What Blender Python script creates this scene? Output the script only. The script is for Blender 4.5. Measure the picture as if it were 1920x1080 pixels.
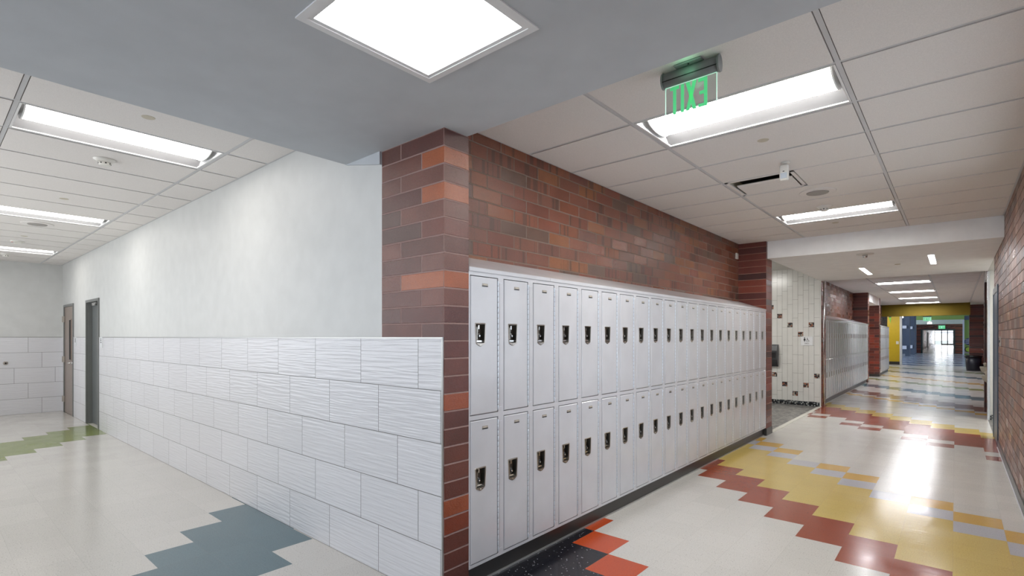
import bpy, math, random
from mathutils import Vector
random.seed(7)
SC = bpy.context.scene
for o in list(bpy.data.objects): bpy.data.objects.remove(o)
COL = SC.collection

# ------------------------------------------------------------------ camera
cam_d = bpy.data.cameras.new('camera'); cam = bpy.data.objects.new('camera', cam_d); COL.objects.link(cam)
cam_d.sensor_width = 36.0; cam_d.sensor_fit = 'HORIZONTAL'
cam_d.lens = 964.0/1920*36; cam_d.shift_y = 91.5/1920; cam_d.clip_start = 0.05; cam_d.clip_end = 400
cam.location = (0, 0, 1.524); cam.rotation_euler = (math.pi/2, 0, math.atan(832/964.0))
SC.camera = cam
# ------------------------------------------------------------------ world and daylight
W = bpy.data.worlds.new('sky'); SC.world = W; W.use_nodes = True
bg = W.node_tree.nodes['Background']; bg.inputs[0].default_value = (0.80, 0.90, 1.0, 1); bg.inputs[1].default_value = 2.4
def area(name, loc, rot, sx, sy, energy, color):
    l = bpy.data.lights.new(name, 'AREA'); l.shape = 'RECTANGLE'; l.size = sx; l.size_y = sy
    l.energy = energy; l.color = color
    o = bpy.data.objects.new(name, l); COL.objects.link(o); o.location = loc; o.rotation_euler = rot
    return o
R90 = math.pi/2
# daylight entering by added unseen lobby, east and south windows, the commons windows and the far glass doors
area('added_daylight_lobby', (-1.4, -4.35, 1.7), (R90, 0, 0), 3.0, 1.9, 135, (0.80, 0.89, 1.0))  # fill light for the window added behind the camera
area('added_daylight_east', (0.95, 4.1, 1.75), (0, R90, 0), 1.7, 3.8, 20, (0.84, 0.91, 1.0))  # fill light outside the window added in the near right wall
area('added_daylight_south', (-8.6, -1.6, 1.75), (R90, 0, 0), 8.9, 1.7, 122, (1.0, 0.97, 0.93))  # fill light outside the windows added along the left corridor
area('daylight_commons_window', (-13.6, 46, 2.4), (0, -R90, 0), 3.6, 18.0, 2000, (0.72, 0.82, 1.0))
area('daylight_end_doors', (-1.6, 128.5, 1.6), (-R90, 0, 0), 4.0, 3.0, 250, (0.95, 0.98, 1.0))
LAMP = 26.0          # emission of the fluorescent lenses
SC.view_settings.view_transform = 'Standard'; SC.view_settings.look = 'None'
SC.view_settings.gamma = 1.0; SC.view_settings.use_curve_mapping = False
SC.view_settings.exposure = 0.2

# ------------------------------------------------------------------ material helpers
def lin(c):
    r = []
    for v in c[:3]:
        v = v/255.0; r.append(v/12.92 if v <= 0.04045 else ((v+0.055)/1.055)**2.4)
    return (r[0], r[1], r[2], 1.0)
class N:
    def __init__(s, name):
        s.m = bpy.data.materials.new(name); s.m.use_nodes = True; s.t = s.m.node_tree
        s.b = s.t.nodes['Principled BSDF']
    def n(s, typ, **k):
        o = s.t.nodes.new(typ)
        for a, v in k.items(): setattr(o, a, v)
        return o
    def l(s, a, b): s.t.links.new(a, b)
    def math(s, op, a, b=None, c=None, clamp=False):
        o = s.n('ShaderNodeMath', operation=op, use_clamp=clamp)
        for i, v in enumerate((a, b, c)):
            if v is None: continue
            if isinstance(v, (int, float)): o.inputs[i].default_value = v
            else: s.l(v, o.inputs[i])
        return o.outputs[0]
    def comb(s, x, y, z):
        o = s.n('ShaderNodeCombineXYZ')
        for i, v in enumerate((x, y, z)):
            if isinstance(v, (int, float)): o.inputs[i].default_value = v
            else: s.l(v, o.inputs[i])
        return o.outputs[0]
    def mix(s, f, a, b):
        o = s.n('ShaderNodeMix', data_type='RGBA')
        for i, v in ((0, f), (6, a), (7, b)):
            if isinstance(v, (int, float)): o.inputs[i].default_value = v
            elif isinstance(v, tuple): o.inputs[i].default_value = v
            else: s.l(v, o.inputs[i])
        return o.outputs[2]
    def ramp(s, f, stops, interp='LINEAR'):
        o = s.n('ShaderNodeValToRGB'); o.color_ramp.interpolation = interp
        e = o.color_ramp.elements
        while len(e) < len(stops): e.new(0.5)
        for i, (p, c) in enumerate(stops): e[i].position = p; e[i].color = c
        s.l(f, o.inputs[0]); return o.outputs[0]
    def maprange(s, v, a, b, c, d):
        o = s.n('ShaderNodeMapRange'); s.l(v, o.inputs[0])
        for i, k in enumerate((a, b, c, d)): o.inputs[i+1].default_value = k
        return o.outputs[0]
    def noise(s, vec, scale, detail=2.0, rough=0.5):
        o = s.n('ShaderNodeTexNoise'); o.inputs['Scale'].default_value = scale; o.inputs['Detail'].default_value = detail
        o.inputs['Roughness'].default_value = rough
        if vec is not None: s.l(vec, o.inputs['Vector'])
        return o.outputs[0]
    def pos(s):
        g = s.n('ShaderNodeNewGeometry'); sp = s.n('ShaderNodeSeparateXYZ'); s.l(g.outputs['Position'], sp.inputs[0])
        sn = s.n('ShaderNodeSeparateXYZ'); s.l(g.outputs['True Normal'], sn.inputs[0])
        nx = s.math('GREATER_THAN', s.math('ABSOLUTE', sn.outputs[0]), 0.5)
        return g.outputs['Position'], sp.outputs[0], sp.outputs[1], sp.outputs[2], nx
    def bump(s, h, strength=0.3, dist=0.01):
        o = s.n('ShaderNodeBump'); o.inputs['Strength'].default_value = strength; o.inputs['Distance'].default_value = dist
        s.l(h, o.inputs['Height']); s.l(o.outputs[0], s.b.inputs['Normal']); return o
    def set(s, **k):
        nm = dict(col='Base Color', rough='Roughness', metal='Metallic', spec='Specular IOR Level', coat='Coat Weight',
                  coatr='Coat Roughness', trans='Transmission Weight', ior='IOR', alpha='Alpha', em='Emission Color', ems='Emission Strength')
        for a, v in k.items():
            i = s.b.inputs[nm[a]]
            if isinstance(v, (int, float, tuple)): i.default_value = v
            else: s.l(v, i)
        return s.m
MATS = {}
def plain(name, rgb, rough=0.5, metal=0.0, coat=0.0, ems=0.0, spec=0.5, grain=0.0, gscale=300):
    if name in MATS: return MATS[name]
    q = N(name); c = lin(rgb)
    q.set(col=c, rough=rough, metal=metal, coat=coat, spec=spec)
    g = q.n('ShaderNodeNewGeometry')
    f = q.noise(g.outputs['Position'], 6.0, 3.0)
    k = q.maprange(f, 0.3, 0.7, 0.965, 1.03)
    o = q.n('ShaderNodeMix', data_type='RGBA', blend_type='MULTIPLY'); o.inputs[0].default_value = 1.0
    o.inputs[6].default_value = c; q.l(q.comb(k, k, k), o.inputs[7]); q.l(o.outputs[2], q.b.inputs['Base Color'])
    if grain: q.bump(q.noise(g.outputs['Position'], gscale, 2.0), grain, 0.002)
    if ems: q.set(em=c, ems=ems)
    MATS[name] = q.m; return q.m
def brick(name, L, u0, palette, mortar, corner_u=None, stripes=0.0, gloss=(0.22, 0.42), bumpy=1.0, orange=()):
    q = N(name); P, x, y, z, nx = q.pos()
    if corner_u is None: u = q.math('ADD', q.math('MULTIPLY', nx, q.math('SUBTRACT', y, x)), x)
    else: u = q.math('ADD', q.math('MULTIPLY', nx, q.math('SUBTRACT', corner_u, x)), x)
    zz = q.math('DIVIDE', q.math('SUBTRACT', z, 0.0785), 0.1016)
    row = q.math('FLOOR', zz); fz = q.math('FRACT', zz)
    u2 = q.math('ADD', q.math('DIVIDE', q.math('SUBTRACT', u, u0), L), q.math('MULTIPLY', q.math('FLOORED_MODULO', row, 2.0), 0.5))
    cell = q.math('FLOOR', u2); fu = q.math('FRACT', u2)
    du = q.math('MULTIPLY', q.math('MINIMUM', fu, q.math('SUBTRACT', 1.0, fu)), L)
    if corner_u is not None: du = q.math('ADD', du, q.math('MULTIPLY', nx, 0.05))
    dz = q.math('MULTIPLY', q.math('MINIMUM', fz, q.math('SUBTRACT', 1.0, fz)), 0.1016)
    nz = q.noise(P, 60, 2.0)
    edge = q.math('ADD', q.math('MINIMUM', du, dz), q.math('MULTIPLY', q.math('SUBTRACT', nz, 0.5), 0.002))
    face = q.maprange(edge, 0.0036, 0.0056, 0.0, 1.0)
    wn = q.n('ShaderNodeTexWhiteNoise', noise_dimensions='3D'); q.l(q.comb(cell, row, 3.7), wn.inputs['Vector'])
    wn2 = q.n('ShaderNodeTexWhiteNoise', noise_dimensions='3D'); q.l(q.comb(cell, row, 9.1), wn2.inputs['Vector'])
    stops = [(i/len(palette), lin(c)) for i, c in enumerate(palette)]
    col = q.ramp(wn.outputs['Value'], stops, 'CONSTANT')
    if orange:
        om = None
        for rr in orange:
            e = q.math('LESS_THAN', q.math('ABSOLUTE', q.math('SUBTRACT', row, float(rr))), 0.5)
            om = e if om is None else q.math('MAXIMUM', om, e)
        om = q.math('MULTIPLY', om, q.math('LESS_THAN', q.math('ABSOLUTE', cell), 0.5))
        col = q.mix(om, col, lin((160, 90, 58)))
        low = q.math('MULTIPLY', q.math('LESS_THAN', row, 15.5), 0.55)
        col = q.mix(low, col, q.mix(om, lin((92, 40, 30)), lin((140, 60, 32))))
    if stripes:
        st = q.noise(q.comb(q.math('MULTIPLY', u, 22.0), q.math('MULTIPLY', cell, 7.3), q.math('MULTIPLY', row, 3.1)), 1.0, 1.0)
        sm = q.math('MULTIPLY', q.maprange(st, 0.55, 0.60, 0.0, 1.0), q.math('GREATER_THAN', wn2.outputs['Value'], 1.0-stripes))
        col = q.mix(q.math('MULTIPLY', sm, 0.62), col, lin((62, 46, 38)))
    sp = q.noise(P, 190, 3.0, 0.75)
    spots = q.maprange(sp, 0.57, 0.66, 0.0, 0.7)
    col = q.mix(spots, col, lin((34, 24, 22)))
    big = q.noise(P, 5, 3.0)
    v = q.maprange(big, 0.3, 0.7, 0.88, 1.12)
    o = q.n('ShaderNodeMix', data_type='RGBA', blend_type='MULTIPLY'); o.inputs[0].default_value = 1.0
    q.l(col, o.inputs[6]); q.l(q.comb(v, v, v), o.inputs[7])
    q.l(q.mix(face, lin(mortar), o.outputs[2]), q.b.inputs['Base Color'])
    rg = q.maprange(wn2.outputs['Value'], 0.0, 1.0, gloss[0], gloss[1])
    q.l(q.math('ADD', q.math('MULTIPLY', q.math('SUBTRACT', 1.0, face), 0.5), rg, clamp=True), q.b.inputs['Roughness'])
    h = q.math('ADD', q.math('MULTIPLY', face, 1.0), q.math('MULTIPLY', sp, 0.5*bumpy))
    h = q.math('ADD', h, q.math('MULTIPLY', q.noise(P, 45, 2.0), 0.35*bumpy))
    q.bump(h, 0.75, 0.004)
    MATS[name] = q.m; return q.m

PAL_COL = [(112, 78, 70), (98, 66, 60), (120, 86, 76), (104, 72, 64), (116, 74, 64), (98, 78, 72), (124, 84, 74), (108, 70, 60), (102, 68, 62), (118, 82, 72), (165, 86, 56)]
PAL_COL = [(int(a*0.95), int(b*0.87), int(c*0.85)) for a, b, c in PAL_COL]
PAL_LOCK = [(118, 68, 50), (126, 74, 50), (110, 62, 48), (130, 80, 50), (106, 66, 54), (120, 66, 48), (96, 70, 58), (116, 72, 56), (124, 70, 48), (108, 60, 44), (114, 68, 52), (122, 72, 54)]
PAL_PIL = [(106, 50, 40), (88, 42, 36), (124, 58, 42), (72, 40, 36), (110, 52, 42), (136, 56, 40), (92, 46, 38)]
PAL_RIGHT = [(140, 98, 80), (122, 84, 70), (152, 108, 88), (112, 80, 68), (144, 102, 80), (128, 84, 64), (102, 78, 72), (134, 92, 72)]
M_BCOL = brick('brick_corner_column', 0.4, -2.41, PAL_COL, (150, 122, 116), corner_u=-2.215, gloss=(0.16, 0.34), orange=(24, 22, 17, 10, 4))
M_BLOCK = brick('brick_locker_wall', 0.305, 2.603, PAL_LOCK, (124, 106, 96), stripes=0.45)
M_BPIL = brick('brick_pier', 9.0, -30.3, PAL_PIL, (146, 108, 92))
M_BPIL2 = brick('brick_pier_bond', 0.305, -2.36, PAL_PIL, (130, 92, 80))
M_BRIGHT = brick('brick_right_wall', 0.305, 0.1, PAL_RIGHT, (78, 58, 50), stripes=0.6, gloss=(0.25, 0.42))
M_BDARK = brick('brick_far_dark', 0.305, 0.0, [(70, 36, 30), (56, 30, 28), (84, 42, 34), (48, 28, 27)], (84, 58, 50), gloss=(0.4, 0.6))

def tilewall(name, base):
    q = N(name); P, x, y, z, nx = q.pos()
    u = q.math('ADD', q.math('MULTIPLY', nx, q.math('SUBTRACT', y, x)), x)
    zz = q.math('DIVIDE', z, 0.3033); row = q.math('FLOOR', zz); fz = q.math('FRACT', zz)
    off = q.math('MULTIPLY', q.math('FLOORED_MODULO', q.math('MULTIPLY', q.math('SUBTRACT', row, 1.0), 2.0), 3.0), 0.202)
    uu = q.math('DIVIDE', q.math('SUBTRACT', q.math('SUBTRACT', u, base), off), 0.606)
    cell = q.math('FLOOR', uu); fu = q.math('FRACT', uu)
    du = q.math('MULTIPLY', q.math('MINIMUM', fu, q.math('SUBTRACT', 1.0, fu)), 0.606)
    dz = q.math('MULTIPLY', q.math('MINIMUM', fz, q.math('SUBTRACT', 1.0, fz)), 0.3033)
    face = q.maprange(q.math('MINIMUM', du, dz), 0.0016, 0.0028, 0.0, 1.0)
    wn = q.n('ShaderNodeTexWhiteNoise', noise_dimensions='3D'); q.l(q.comb(cell, row, 1.7), wn.inputs['Vector'])
    k = q.maprange(wn.outputs['Value'], 0.0, 1.0, 0.97, 1.02)
    o = q.n('ShaderNodeMix', data_type='RGBA', blend_type='MULTIPLY'); o.inputs[0].default_value = 1.0
    o.inputs[6].default_value = lin((212, 212, 215)); q.l(q.comb(k, k, k), o.inputs[7])
    q.l(q.mix(face, lin((98, 96, 94)), o.outputs[2]), q.b.inputs['Base Color'])
    r = q.noise(q.comb(q.math('MULTIPLY', u, 3.2), q.math('MULTIPLY', z, 58.0), q.math('MULTIPLY', cell, 5.0)), 1.0, 1.5, 0.4)
    r2 = q.maprange(r, 0.36, 0.64, 0.0, 1.0)
    q.bump(q.math('ADD', r2, q.math('MULTIPLY', face, 0.8)), 0.42, 0.0042)
    q.set(rough=0.3)
    MATS[name] = q.m; return q.m
M_TILE = tilewall('wavy_white_tile', -2.434)
M_TILE_E = tilewall('wavy_white_tile_end_wall', 1.451)

def vct(name, rgb, speck=(120, 116, 108), light=None, amount=0.30):
    q = N(name); P, x, y, z, nx = q.pos()
    gx = q.math('FRACT', q.math('DIVIDE', q.math('ADD', x, 0.3206), 0.3048)); gy = q.math('FRACT', q.math('DIVIDE', q.math('SUBTRACT', y, 0.125), 0.3048))
    ex = q.math('MINIMUM', gx, q.math('SUBTRACT', 1.0, gx)); ey = q.math('MINIMUM', gy, q.math('SUBTRACT', 1.0, gy))
    line = q.maprange(q.math('MINIMUM', ex, ey), 0.0015, 0.004, 0.22, 0.0)
    cx = q.math('FLOOR', q.math('DIVIDE', q.math('ADD', x, 0.3206), 0.3048)); cy = q.math('FLOOR', q.math('DIVIDE', q.math('SUBTRACT', y, 0.125), 0.3048))
    wn = q.n('ShaderNodeTexWhiteNoise', noise_dimensions='3D'); q.l(q.comb(cx, cy, 0.5), wn.inputs['Vector'])
    vo = q.n('ShaderNodeTexVoronoi'); vo.inputs['Scale'].default_value = 75; q.l(P, vo.inputs['Vector'])
    sel = q.n('ShaderNodeSeparateColor'); q.l(vo.outputs['Color'], sel.inputs[0])
    dot = q.math('MULTIPLY', q.math('LESS_THAN', vo.outputs['Distance'], 0.22), q.math('LESS_THAN', sel.outputs[0], amount))
    mott = q.noise(P, 120, 3.0, 0.6)
    base = q.mix(q.maprange(mott, 0.35, 0.65, 0.0, 1.0), lin([v*0.955 for v in rgb]), lin([min(255, v*1.03) for v in rgb]))
    k = q.maprange(wn.outputs['Value'], 0.0, 1.0, 0.965, 1.02)
    o = q.n('ShaderNodeMix', data_type='RGBA', blend_type='MULTIPLY'); o.inputs[0].default_value = 1.0
    q.l(base, o.inputs[6]); q.l(q.comb(k, k, k), o.inputs[7])
    c = q.mix(q.math('MULTIPLY', dot, 0.55), o.outputs[2], lin(speck))
    if light:
        v2 = q.n('ShaderNodeTexVoronoi'); v2.inputs['Scale'].default_value = 46; q.l(P, v2.inputs['Vector'])
        s2 = q.n('ShaderNodeSeparateColor'); q.l(v2.outputs['Color'], s2.inputs[0])
        c = q.mix(q.math('MULTIPLY', q.math('LESS_THAN', v2.outputs['Distance'], 0.2), q.math('LESS_THAN', s2.outputs[1], 0.45)), c, lin(light))
    c = q.mix(line, c, lin((110, 105, 98)))
    q.l(c, q.b.inputs['Base Color'])
    rn = q.noise(P, 3.0, 4.0, 0.6)
    q.l(q.maprange(rn, 0.3, 0.7, 0.13, 0.23), q.b.inputs['Roughness'])
    wav = q.noise(q.comb(q.math('MULTIPLY', x, 1.3), q.math('MULTIPLY', y, 7.5), 0.0), 2.2, 3.0, 0.6)
    q.bump(wav, 0.22, 0.006)
    q.set(spec=0.5, coat=0.04, coatr=0.12)
    MATS[name] = q.m; return q.m
V = dict(
    white=vct('vinyl_tile_white', (207, 204, 198), (120, 112, 102), amount=0.20),
    red=vct('vinyl_tile_brick_red', (150, 72, 50), (116, 54, 38)),
    orange=vct('vinyl_tile_orange', (192, 78, 38), (140, 50, 26)),
    yellow=vct('vinyl_tile_yellow', (206, 180, 102), (176, 140, 74)),
    gold=vct('vinyl_tile_gold', (206, 165, 80), (176, 128, 60)),
    grey=vct('vinyl_tile_light_grey', (188, 188, 194), (150, 148, 150)),
    black=vct('vinyl_tile_black', (24, 25, 32), (60, 62, 70), light=(150, 152, 156)),
    teal=vct('vinyl_tile_slate_blue', (92, 116, 124), (70, 92, 100)),
    green=vct('vinyl_tile_olive_green', (134, 146, 84), (110, 122, 66)),
    brown=vct('vinyl_tile_brown', (126, 96, 86), (90, 66, 60)),
    blue=vct('vinyl_tile_blue', (72, 98, 132), (60, 80, 110)))

def mosaic(name, cell, cols, grout, rough=0.25):
    q = N(name); P, x, y, z, nx = q.pos()
    a = q.math('DIVIDE', q.math('ADD', x, 50.0), cell); b = q.math('DIVIDE', q.math('ADD', y, 50.0), cell); c = q.math('DIVIDE', q.math('ADD', z, 5.0), cell)
    wn = q.n('ShaderNodeTexWhiteNoise', noise_dimensions='3D'); q.l(q.comb(q.math('FLOOR', a), q.math('FLOOR', b), q.math('FLOOR', c)), wn.inputs['Vector'])
    stops = [(i/len(cols), lin(k)) for i, k in enumerate(cols)]
    col = q.ramp(wn.outputs['Value'], stops, 'CONSTANT')
    q.l(col, q.b.inputs['Base Color']); q.set(rough=rough); MATS[name] = q.m; return q.m
M_MOSF = mosaic('mosaic_floor_grey', 0.0508, [(92, 90, 88), (128, 126, 122), (108, 106, 103), (146, 143, 138), (76, 75, 74), (118, 115, 112)], (140, 138, 132), 0.35)
M_MOSB = mosaic('mosaic_base_dark', 0.0254, [(22, 24, 28), (150, 152, 150), (30, 32, 38), (44, 48, 54), (90, 92, 92), (18, 20, 24)], (140, 140, 140))
M_MOSA = mosaic('mosaic_accent', 0.0254, [(60, 62, 64), (150, 96, 74), (92, 60, 50), (170, 164, 152), (40, 42, 46), (120, 112, 104)], (140, 140, 140))

M_PAINT = plain('paint_warm_white', (200, 201, 199), 0.5)
M_SOFFIT = plain('paint_soffit_grey', (188, 192, 196), 0.7, grain=0.08)
M_BEAM = plain('paint_beam_white', (242, 243, 244), 0.6)
def ceil_mat(name, rgb):
    q = N(name); g = q.n('ShaderNodeNewGeometry'); P = g.outputs['Position']
    f = q.noise(P, 170, 3.0, 0.7)
    q.l(q.mix(q.maprange(f, 0.35, 0.62, 0.0, 1.0), lin([v*0.96 for v in rgb]), lin(rgb)), q.b.inputs['Base Color'])
    q.bump(f, 0.25, 0.002); q.set(rough=0.9, spec=0.2); return q.m
M_ACT = ceil_mat('acoustic_tile', (228, 224, 221)); M_ACTG = plain('gap_shadow_board', (120, 116, 112), 0.9)
M_GRID = plain('ceiling_grid_steel', (196, 196, 198), 0.4)
M_LOCK = plain('locker_grey_enamel', (200, 201, 205), 0.27, coat=0.3, grain=0.05, gscale=140)
M_LOCKD = plain('locker_gap_dark', (46, 46, 48), 0.7)
M_HINGE = plain('hinge_steel', (222, 230, 238), 0.3, metal=0.5)
M_CHROME = plain('stainless_steel', (214, 214, 212), 0.26, metal=1.0)
M_POCKET = plain('stainless_recess', (150, 146, 138), 0.28, metal=1.0)
M_LRIM = plain('latch_rim_steel', (160, 153, 145), 0.3, metal=1.0)
M_NICKEL = plain('nickel_plate', (168, 160, 150), 0.4, metal=0.4)
M_BLACK = plain('black_plastic', (18, 18, 22), 0.35)
M_BASE = plain('base_dark_vinyl', (52, 50, 48), 0.32)
M_TRIM = plain('aluminium_trim', (172, 172, 170), 0.35, metal=0.6)
M_FIX = plain('fixture_white_enamel', (226, 226, 226), 0.35)
M_REFL = plain('satin_grey_reflector', (112, 112, 114), 0.5)
M_REFLL = plain('satin_light_reflector', (166, 166, 168), 0.5)
M_WPL = plain('white_plastic', (222, 220, 214), 0.4)
M_GREYDOOR = plain('door_grey_paint', (92, 96, 96), 0.4)
M_GREYFRAME = plain('door_frame_grey_paint', (112, 114, 112), 0.4)
M_TAUPE = plain('door_taupe_laminate', (140, 126, 116), 0.35)
M_BLUEDOOR = plain('door_slate_blue_paint', (62, 76, 92), 0.35)
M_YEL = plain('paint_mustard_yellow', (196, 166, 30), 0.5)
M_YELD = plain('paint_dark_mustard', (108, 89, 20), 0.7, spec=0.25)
M_LIME = plain('paint_lime_green', (142, 170, 84), 0.5)
M_PBLUE = plain('paint_pale_blue', (186, 200, 222), 0.5)
M_PALE = plain('paint_pale_green_white', (205, 212, 192), 0.5)
M_BLUEP = plain('paint_denim_blue', (70, 79, 92), 0.5)
M_DARKM = plain('dark_metal_frame', (58, 66, 66), 0.4)
M_DK = plain('dark_void', (16, 14, 14), 0.8)
M_BIN = plain('bin_black_plastic', (30, 32, 44), 0.4)
M_SIGN = plain('sign_white_acrylic', (214, 216, 218), 0.35)
M_INK = plain('sign_black_ink', (24, 24, 32), 0.5)
M_THRESH = plain('threshold_light_stone', (206, 204, 194), 0.35)
M_WTILE = plain('glazed_white_tile', (206, 206, 202), 0.22)
M_GROUT = plain('grout_grey', (92, 90, 88), 0.8)
M_EXITBODY = plain('exit_sign_grey_body', (138, 142, 142), 0.5, metal=0.2)
M_BRASS = plain('dull_brass', (170, 150, 96), 0.3, metal=0.8)
M_BEIGE = plain('beige_plastic_cap', (196, 188, 170), 0.5)
M_SPEAK = plain('speaker_grille_grey', (158, 154, 150), 0.7)
M_DISP = plain('dispenser_dark_grey', (50, 52, 56), 0.35)
M_WHITEF = plain('far_white_frame', (206, 208, 212), 0.4)
M_GROUND = plain('outdoor_paving', (178, 180, 170), 0.9)
M_GRASS = plain('outdoor_lawn', (120, 140, 90), 0.9)
def emit(name, rgb, s, base=None):
    q = N(name); q.set(col=lin(base or (240, 240, 240)), em=lin(rgb), ems=s, rough=0.5); return q.m
M_LENS = emit('lens_fluorescent', (255, 252, 246), LAMP)
M_LENSQ = emit('lens_flat_panel', (250, 252, 255), LAMP*0.38)
M_LENSF = emit('lens_fluorescent_far', (250, 251, 255), LAMP*1.6)
M_LENSL = emit('lens_fluorescent_left', (255, 250, 244), LAMP*0.33)
M_LENSR = emit('lens_round', (255, 252, 246), 60.0)
M_EXITG = emit('exit_letters_green', (105, 225, 150), 0.42, (60, 195, 120))
M_EDGE = emit('exit_panel_lit_edge', (150, 240, 200), 0.6)
def glass(name, tint, a=0.10):
    q = N(name); t = q.n('ShaderNodeBsdfTransparent'); t.inputs[0].default_value = tint
    g = q.n('ShaderNodeBsdfGlossy'); g.inputs['Roughness'].default_value = 0.03
    mx = q.n('ShaderNodeMixShader'); mx.inputs[0].default_value = a
    q.l(t.outputs[0], mx.inputs[1]); q.l(g.outputs[0], mx.inputs[2])
    q.l(mx.outputs[0], q.t.nodes['Material Output'].inputs[0]); return q.m
M_GLASS = glass('window_glass', (0.95, 0.95, 0.96, 1)); M_ACRYL = glass('clear_acrylic', (0.90, 0.93, 0.92, 1), 0.06)

# ------------------------------------------------------------------ mesh builder
class MB:
    def __init__(s): s.v = []; s.f = []; s.m = []; s.s = []; s.mats = []
    def mi(s, m):
        if m not in s.mats: s.mats.append(m)
        return s.mats.index(m)
    def face(s, pts, m, smooth=False):
        b = len(s.v); s.v += [tuple(p) for p in pts]; s.f.append(tuple(range(b, b+len(pts)))); s.m.append(s.mi(m)); s.s.append(smooth)
    def box(s, x0, x1, y0, y1, z0, z1, m):
        if x0 > x1: x0, x1 = x1, x0
        if y0 > y1: y0, y1 = y1, y0
        if z0 > z1: z0, z1 = z1, z0
        b = len(s.v); s.v += [(x0,y0,z0),(x1,y0,z0),(x1,y1,z0),(x0,y1,z0),(x0,y0,z1),(x1,y0,z1),(x1,y1,z1),(x0,y1,z1)]
        for q in ((0,3,2,1),(4,5,6,7),(0,1,5,4),(1,2,6,5),(2,3,7,6),(3,0,4,7)):
            s.f.append(tuple(b+i for i in q)); s.m.append(s.mi(m)); s.s.append(False)
        return s
    def cbox(s, x0, x1, y0, y1, z0, z1, m, c=0.004):      # box with chamfered vertical edges and top
        pts = [(x0+c,y0),(x1-c,y0),(x1,y0+c),(x1,y1-c),(x1-c,y1),(x0+c,y1),(x0,y1-c),(x0,y0+c)]
        ctr = ((x0+x1)/2, (y0+y1)/2)
        def ring(z, k=0.0): return [(px + (ctr[0]-px)*0 + (c*k if px < ctr[0] else -c*k), py + (c*k if py < ctr[1] else -c*k), z) for px, py in pts]
        rings = [ring(z0, 0.8), ring(z0+c), ring(z1-c), ring(z1, 0.8)]
        s.loft(rings, m, caps=True, smooth=False); return s
    def loft(s, rings, m, caps=True, smooth=True, closed=True):
        b = len(s.v); n = len(rings[0]); k = s.mi(m)
        for r in rings: s.v += [tuple(p) for p in r]
        for i in range(len(rings)-1):
            for j in range(n if closed else n-1):
                a = b+i*n+j; c = b+i*n+(j+1) % n
                s.f.append((a, c, c+n, a+n)); s.m.append(k); s.s.append(smooth)
        if caps:
            s.f.append(tuple(b+j for j in reversed(range(n)))); s.m.append(k); s.s.append(False)
            e = b+(len(rings)-1)*n; s.f.append(tuple(e+j for j in range(n))); s.m.append(k); s.s.append(False)
        return s
    def lathe(s, prof, c, m, n=24, axis='z', caps=True, smooth=True):
        rings = []
        for r, h in prof:
            ring = []
            for i in range(n):
                a = 2*math.pi*i/n; u, w = r*math.cos(a), r*math.sin(a)
                if axis == 'z': ring.append((c[0]+u, c[1]+w, c[2]+h))
                elif axis == 'x': ring.append((c[0]+h, c[1]+u, c[2]+w))
                else: ring.append((c[0]+w, c[1]+h, c[2]+u))
            rings.append(ring)
        return s.loft(rings, m, caps, smooth)
    def prism(s, poly, axis, a0, a1, m, smooth=False):
        def P(p, a):
            if axis == 'x': return (a, p[0], p[1])
            if axis == 'y': return (p[0], a, p[1])
            return (p[0], p[1], a)
        return s.loft([[P(p, a0) for p in poly], [P(p, a1) for p in poly]], m, True, smooth)
    def tube(s, pts, r, m, n=10):
        pts = [Vector(p) for p in pts]; rings = []
        for i, p in enumerate(pts):
            d = (pts[min(i+1, len(pts)-1)]-pts[max(i-1, 0)]).normalized()
            up = Vector((0, 0, 1)) if abs(d.z) < 0.9 else Vector((1, 0, 0))
            a = d.cross(up).normalized(); b = d.cross(a)
            rings.append([p + a*r*math.cos(2*math.pi*k/n) + b*r*math.sin(2*math.pi*k/n) for k in range(n)])
        return s.loft(rings, m)
    def build(s, name, parent=None, loc=None):
        me = bpy.data.meshes.new(name); me.from_pydata(s.v, [], s.f)
        for m in s.mats: me.materials.append(m)
        me.polygons.foreach_set('material_index', s.m); me.polygons.foreach_set('use_smooth', s.s); me.update()
        import bmesh
        bm = bmesh.new(); bm.from_mesh(me); bmesh.ops.recalc_face_normals(bm, faces=bm.faces); bm.to_mesh(me); bm.free()
        o = bpy.data.objects.new(name, me); COL.objects.link(o)
        if parent: o.parent = parent
        if loc: o.location = loc
        return o
def empty(name, label, cat, loc=(0, 0, 0), rz=0.0, group=None):
    o = bpy.data.objects.new(name, None); COL.objects.link(o); o.location = loc; o.rotation_euler = (0, 0, rz)
    o.empty_display_size = 0.1
    return tag(o, label, cat, group)
def tag(o, label=None, cat=None, group=None, kind=None):
    if label: o['label'] = label
    if cat: o['category'] = cat
    if group: o['group'] = group
    if kind: o['kind'] = kind
    return o
def struct(mb, name, label=None):
    o = mb.build(name); o['kind'] = 'structure'
    if label: o['label'] = label; o['category'] = name.split('_')[0]
    return o
def copytree(o, parent=None):
    c = o.copy(); COL.objects.link(c)
    if parent: c.parent = parent
    for ch in list(o.children): copytree(ch, c)
    return c
def B(*a): return MB().box(*a)

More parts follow.
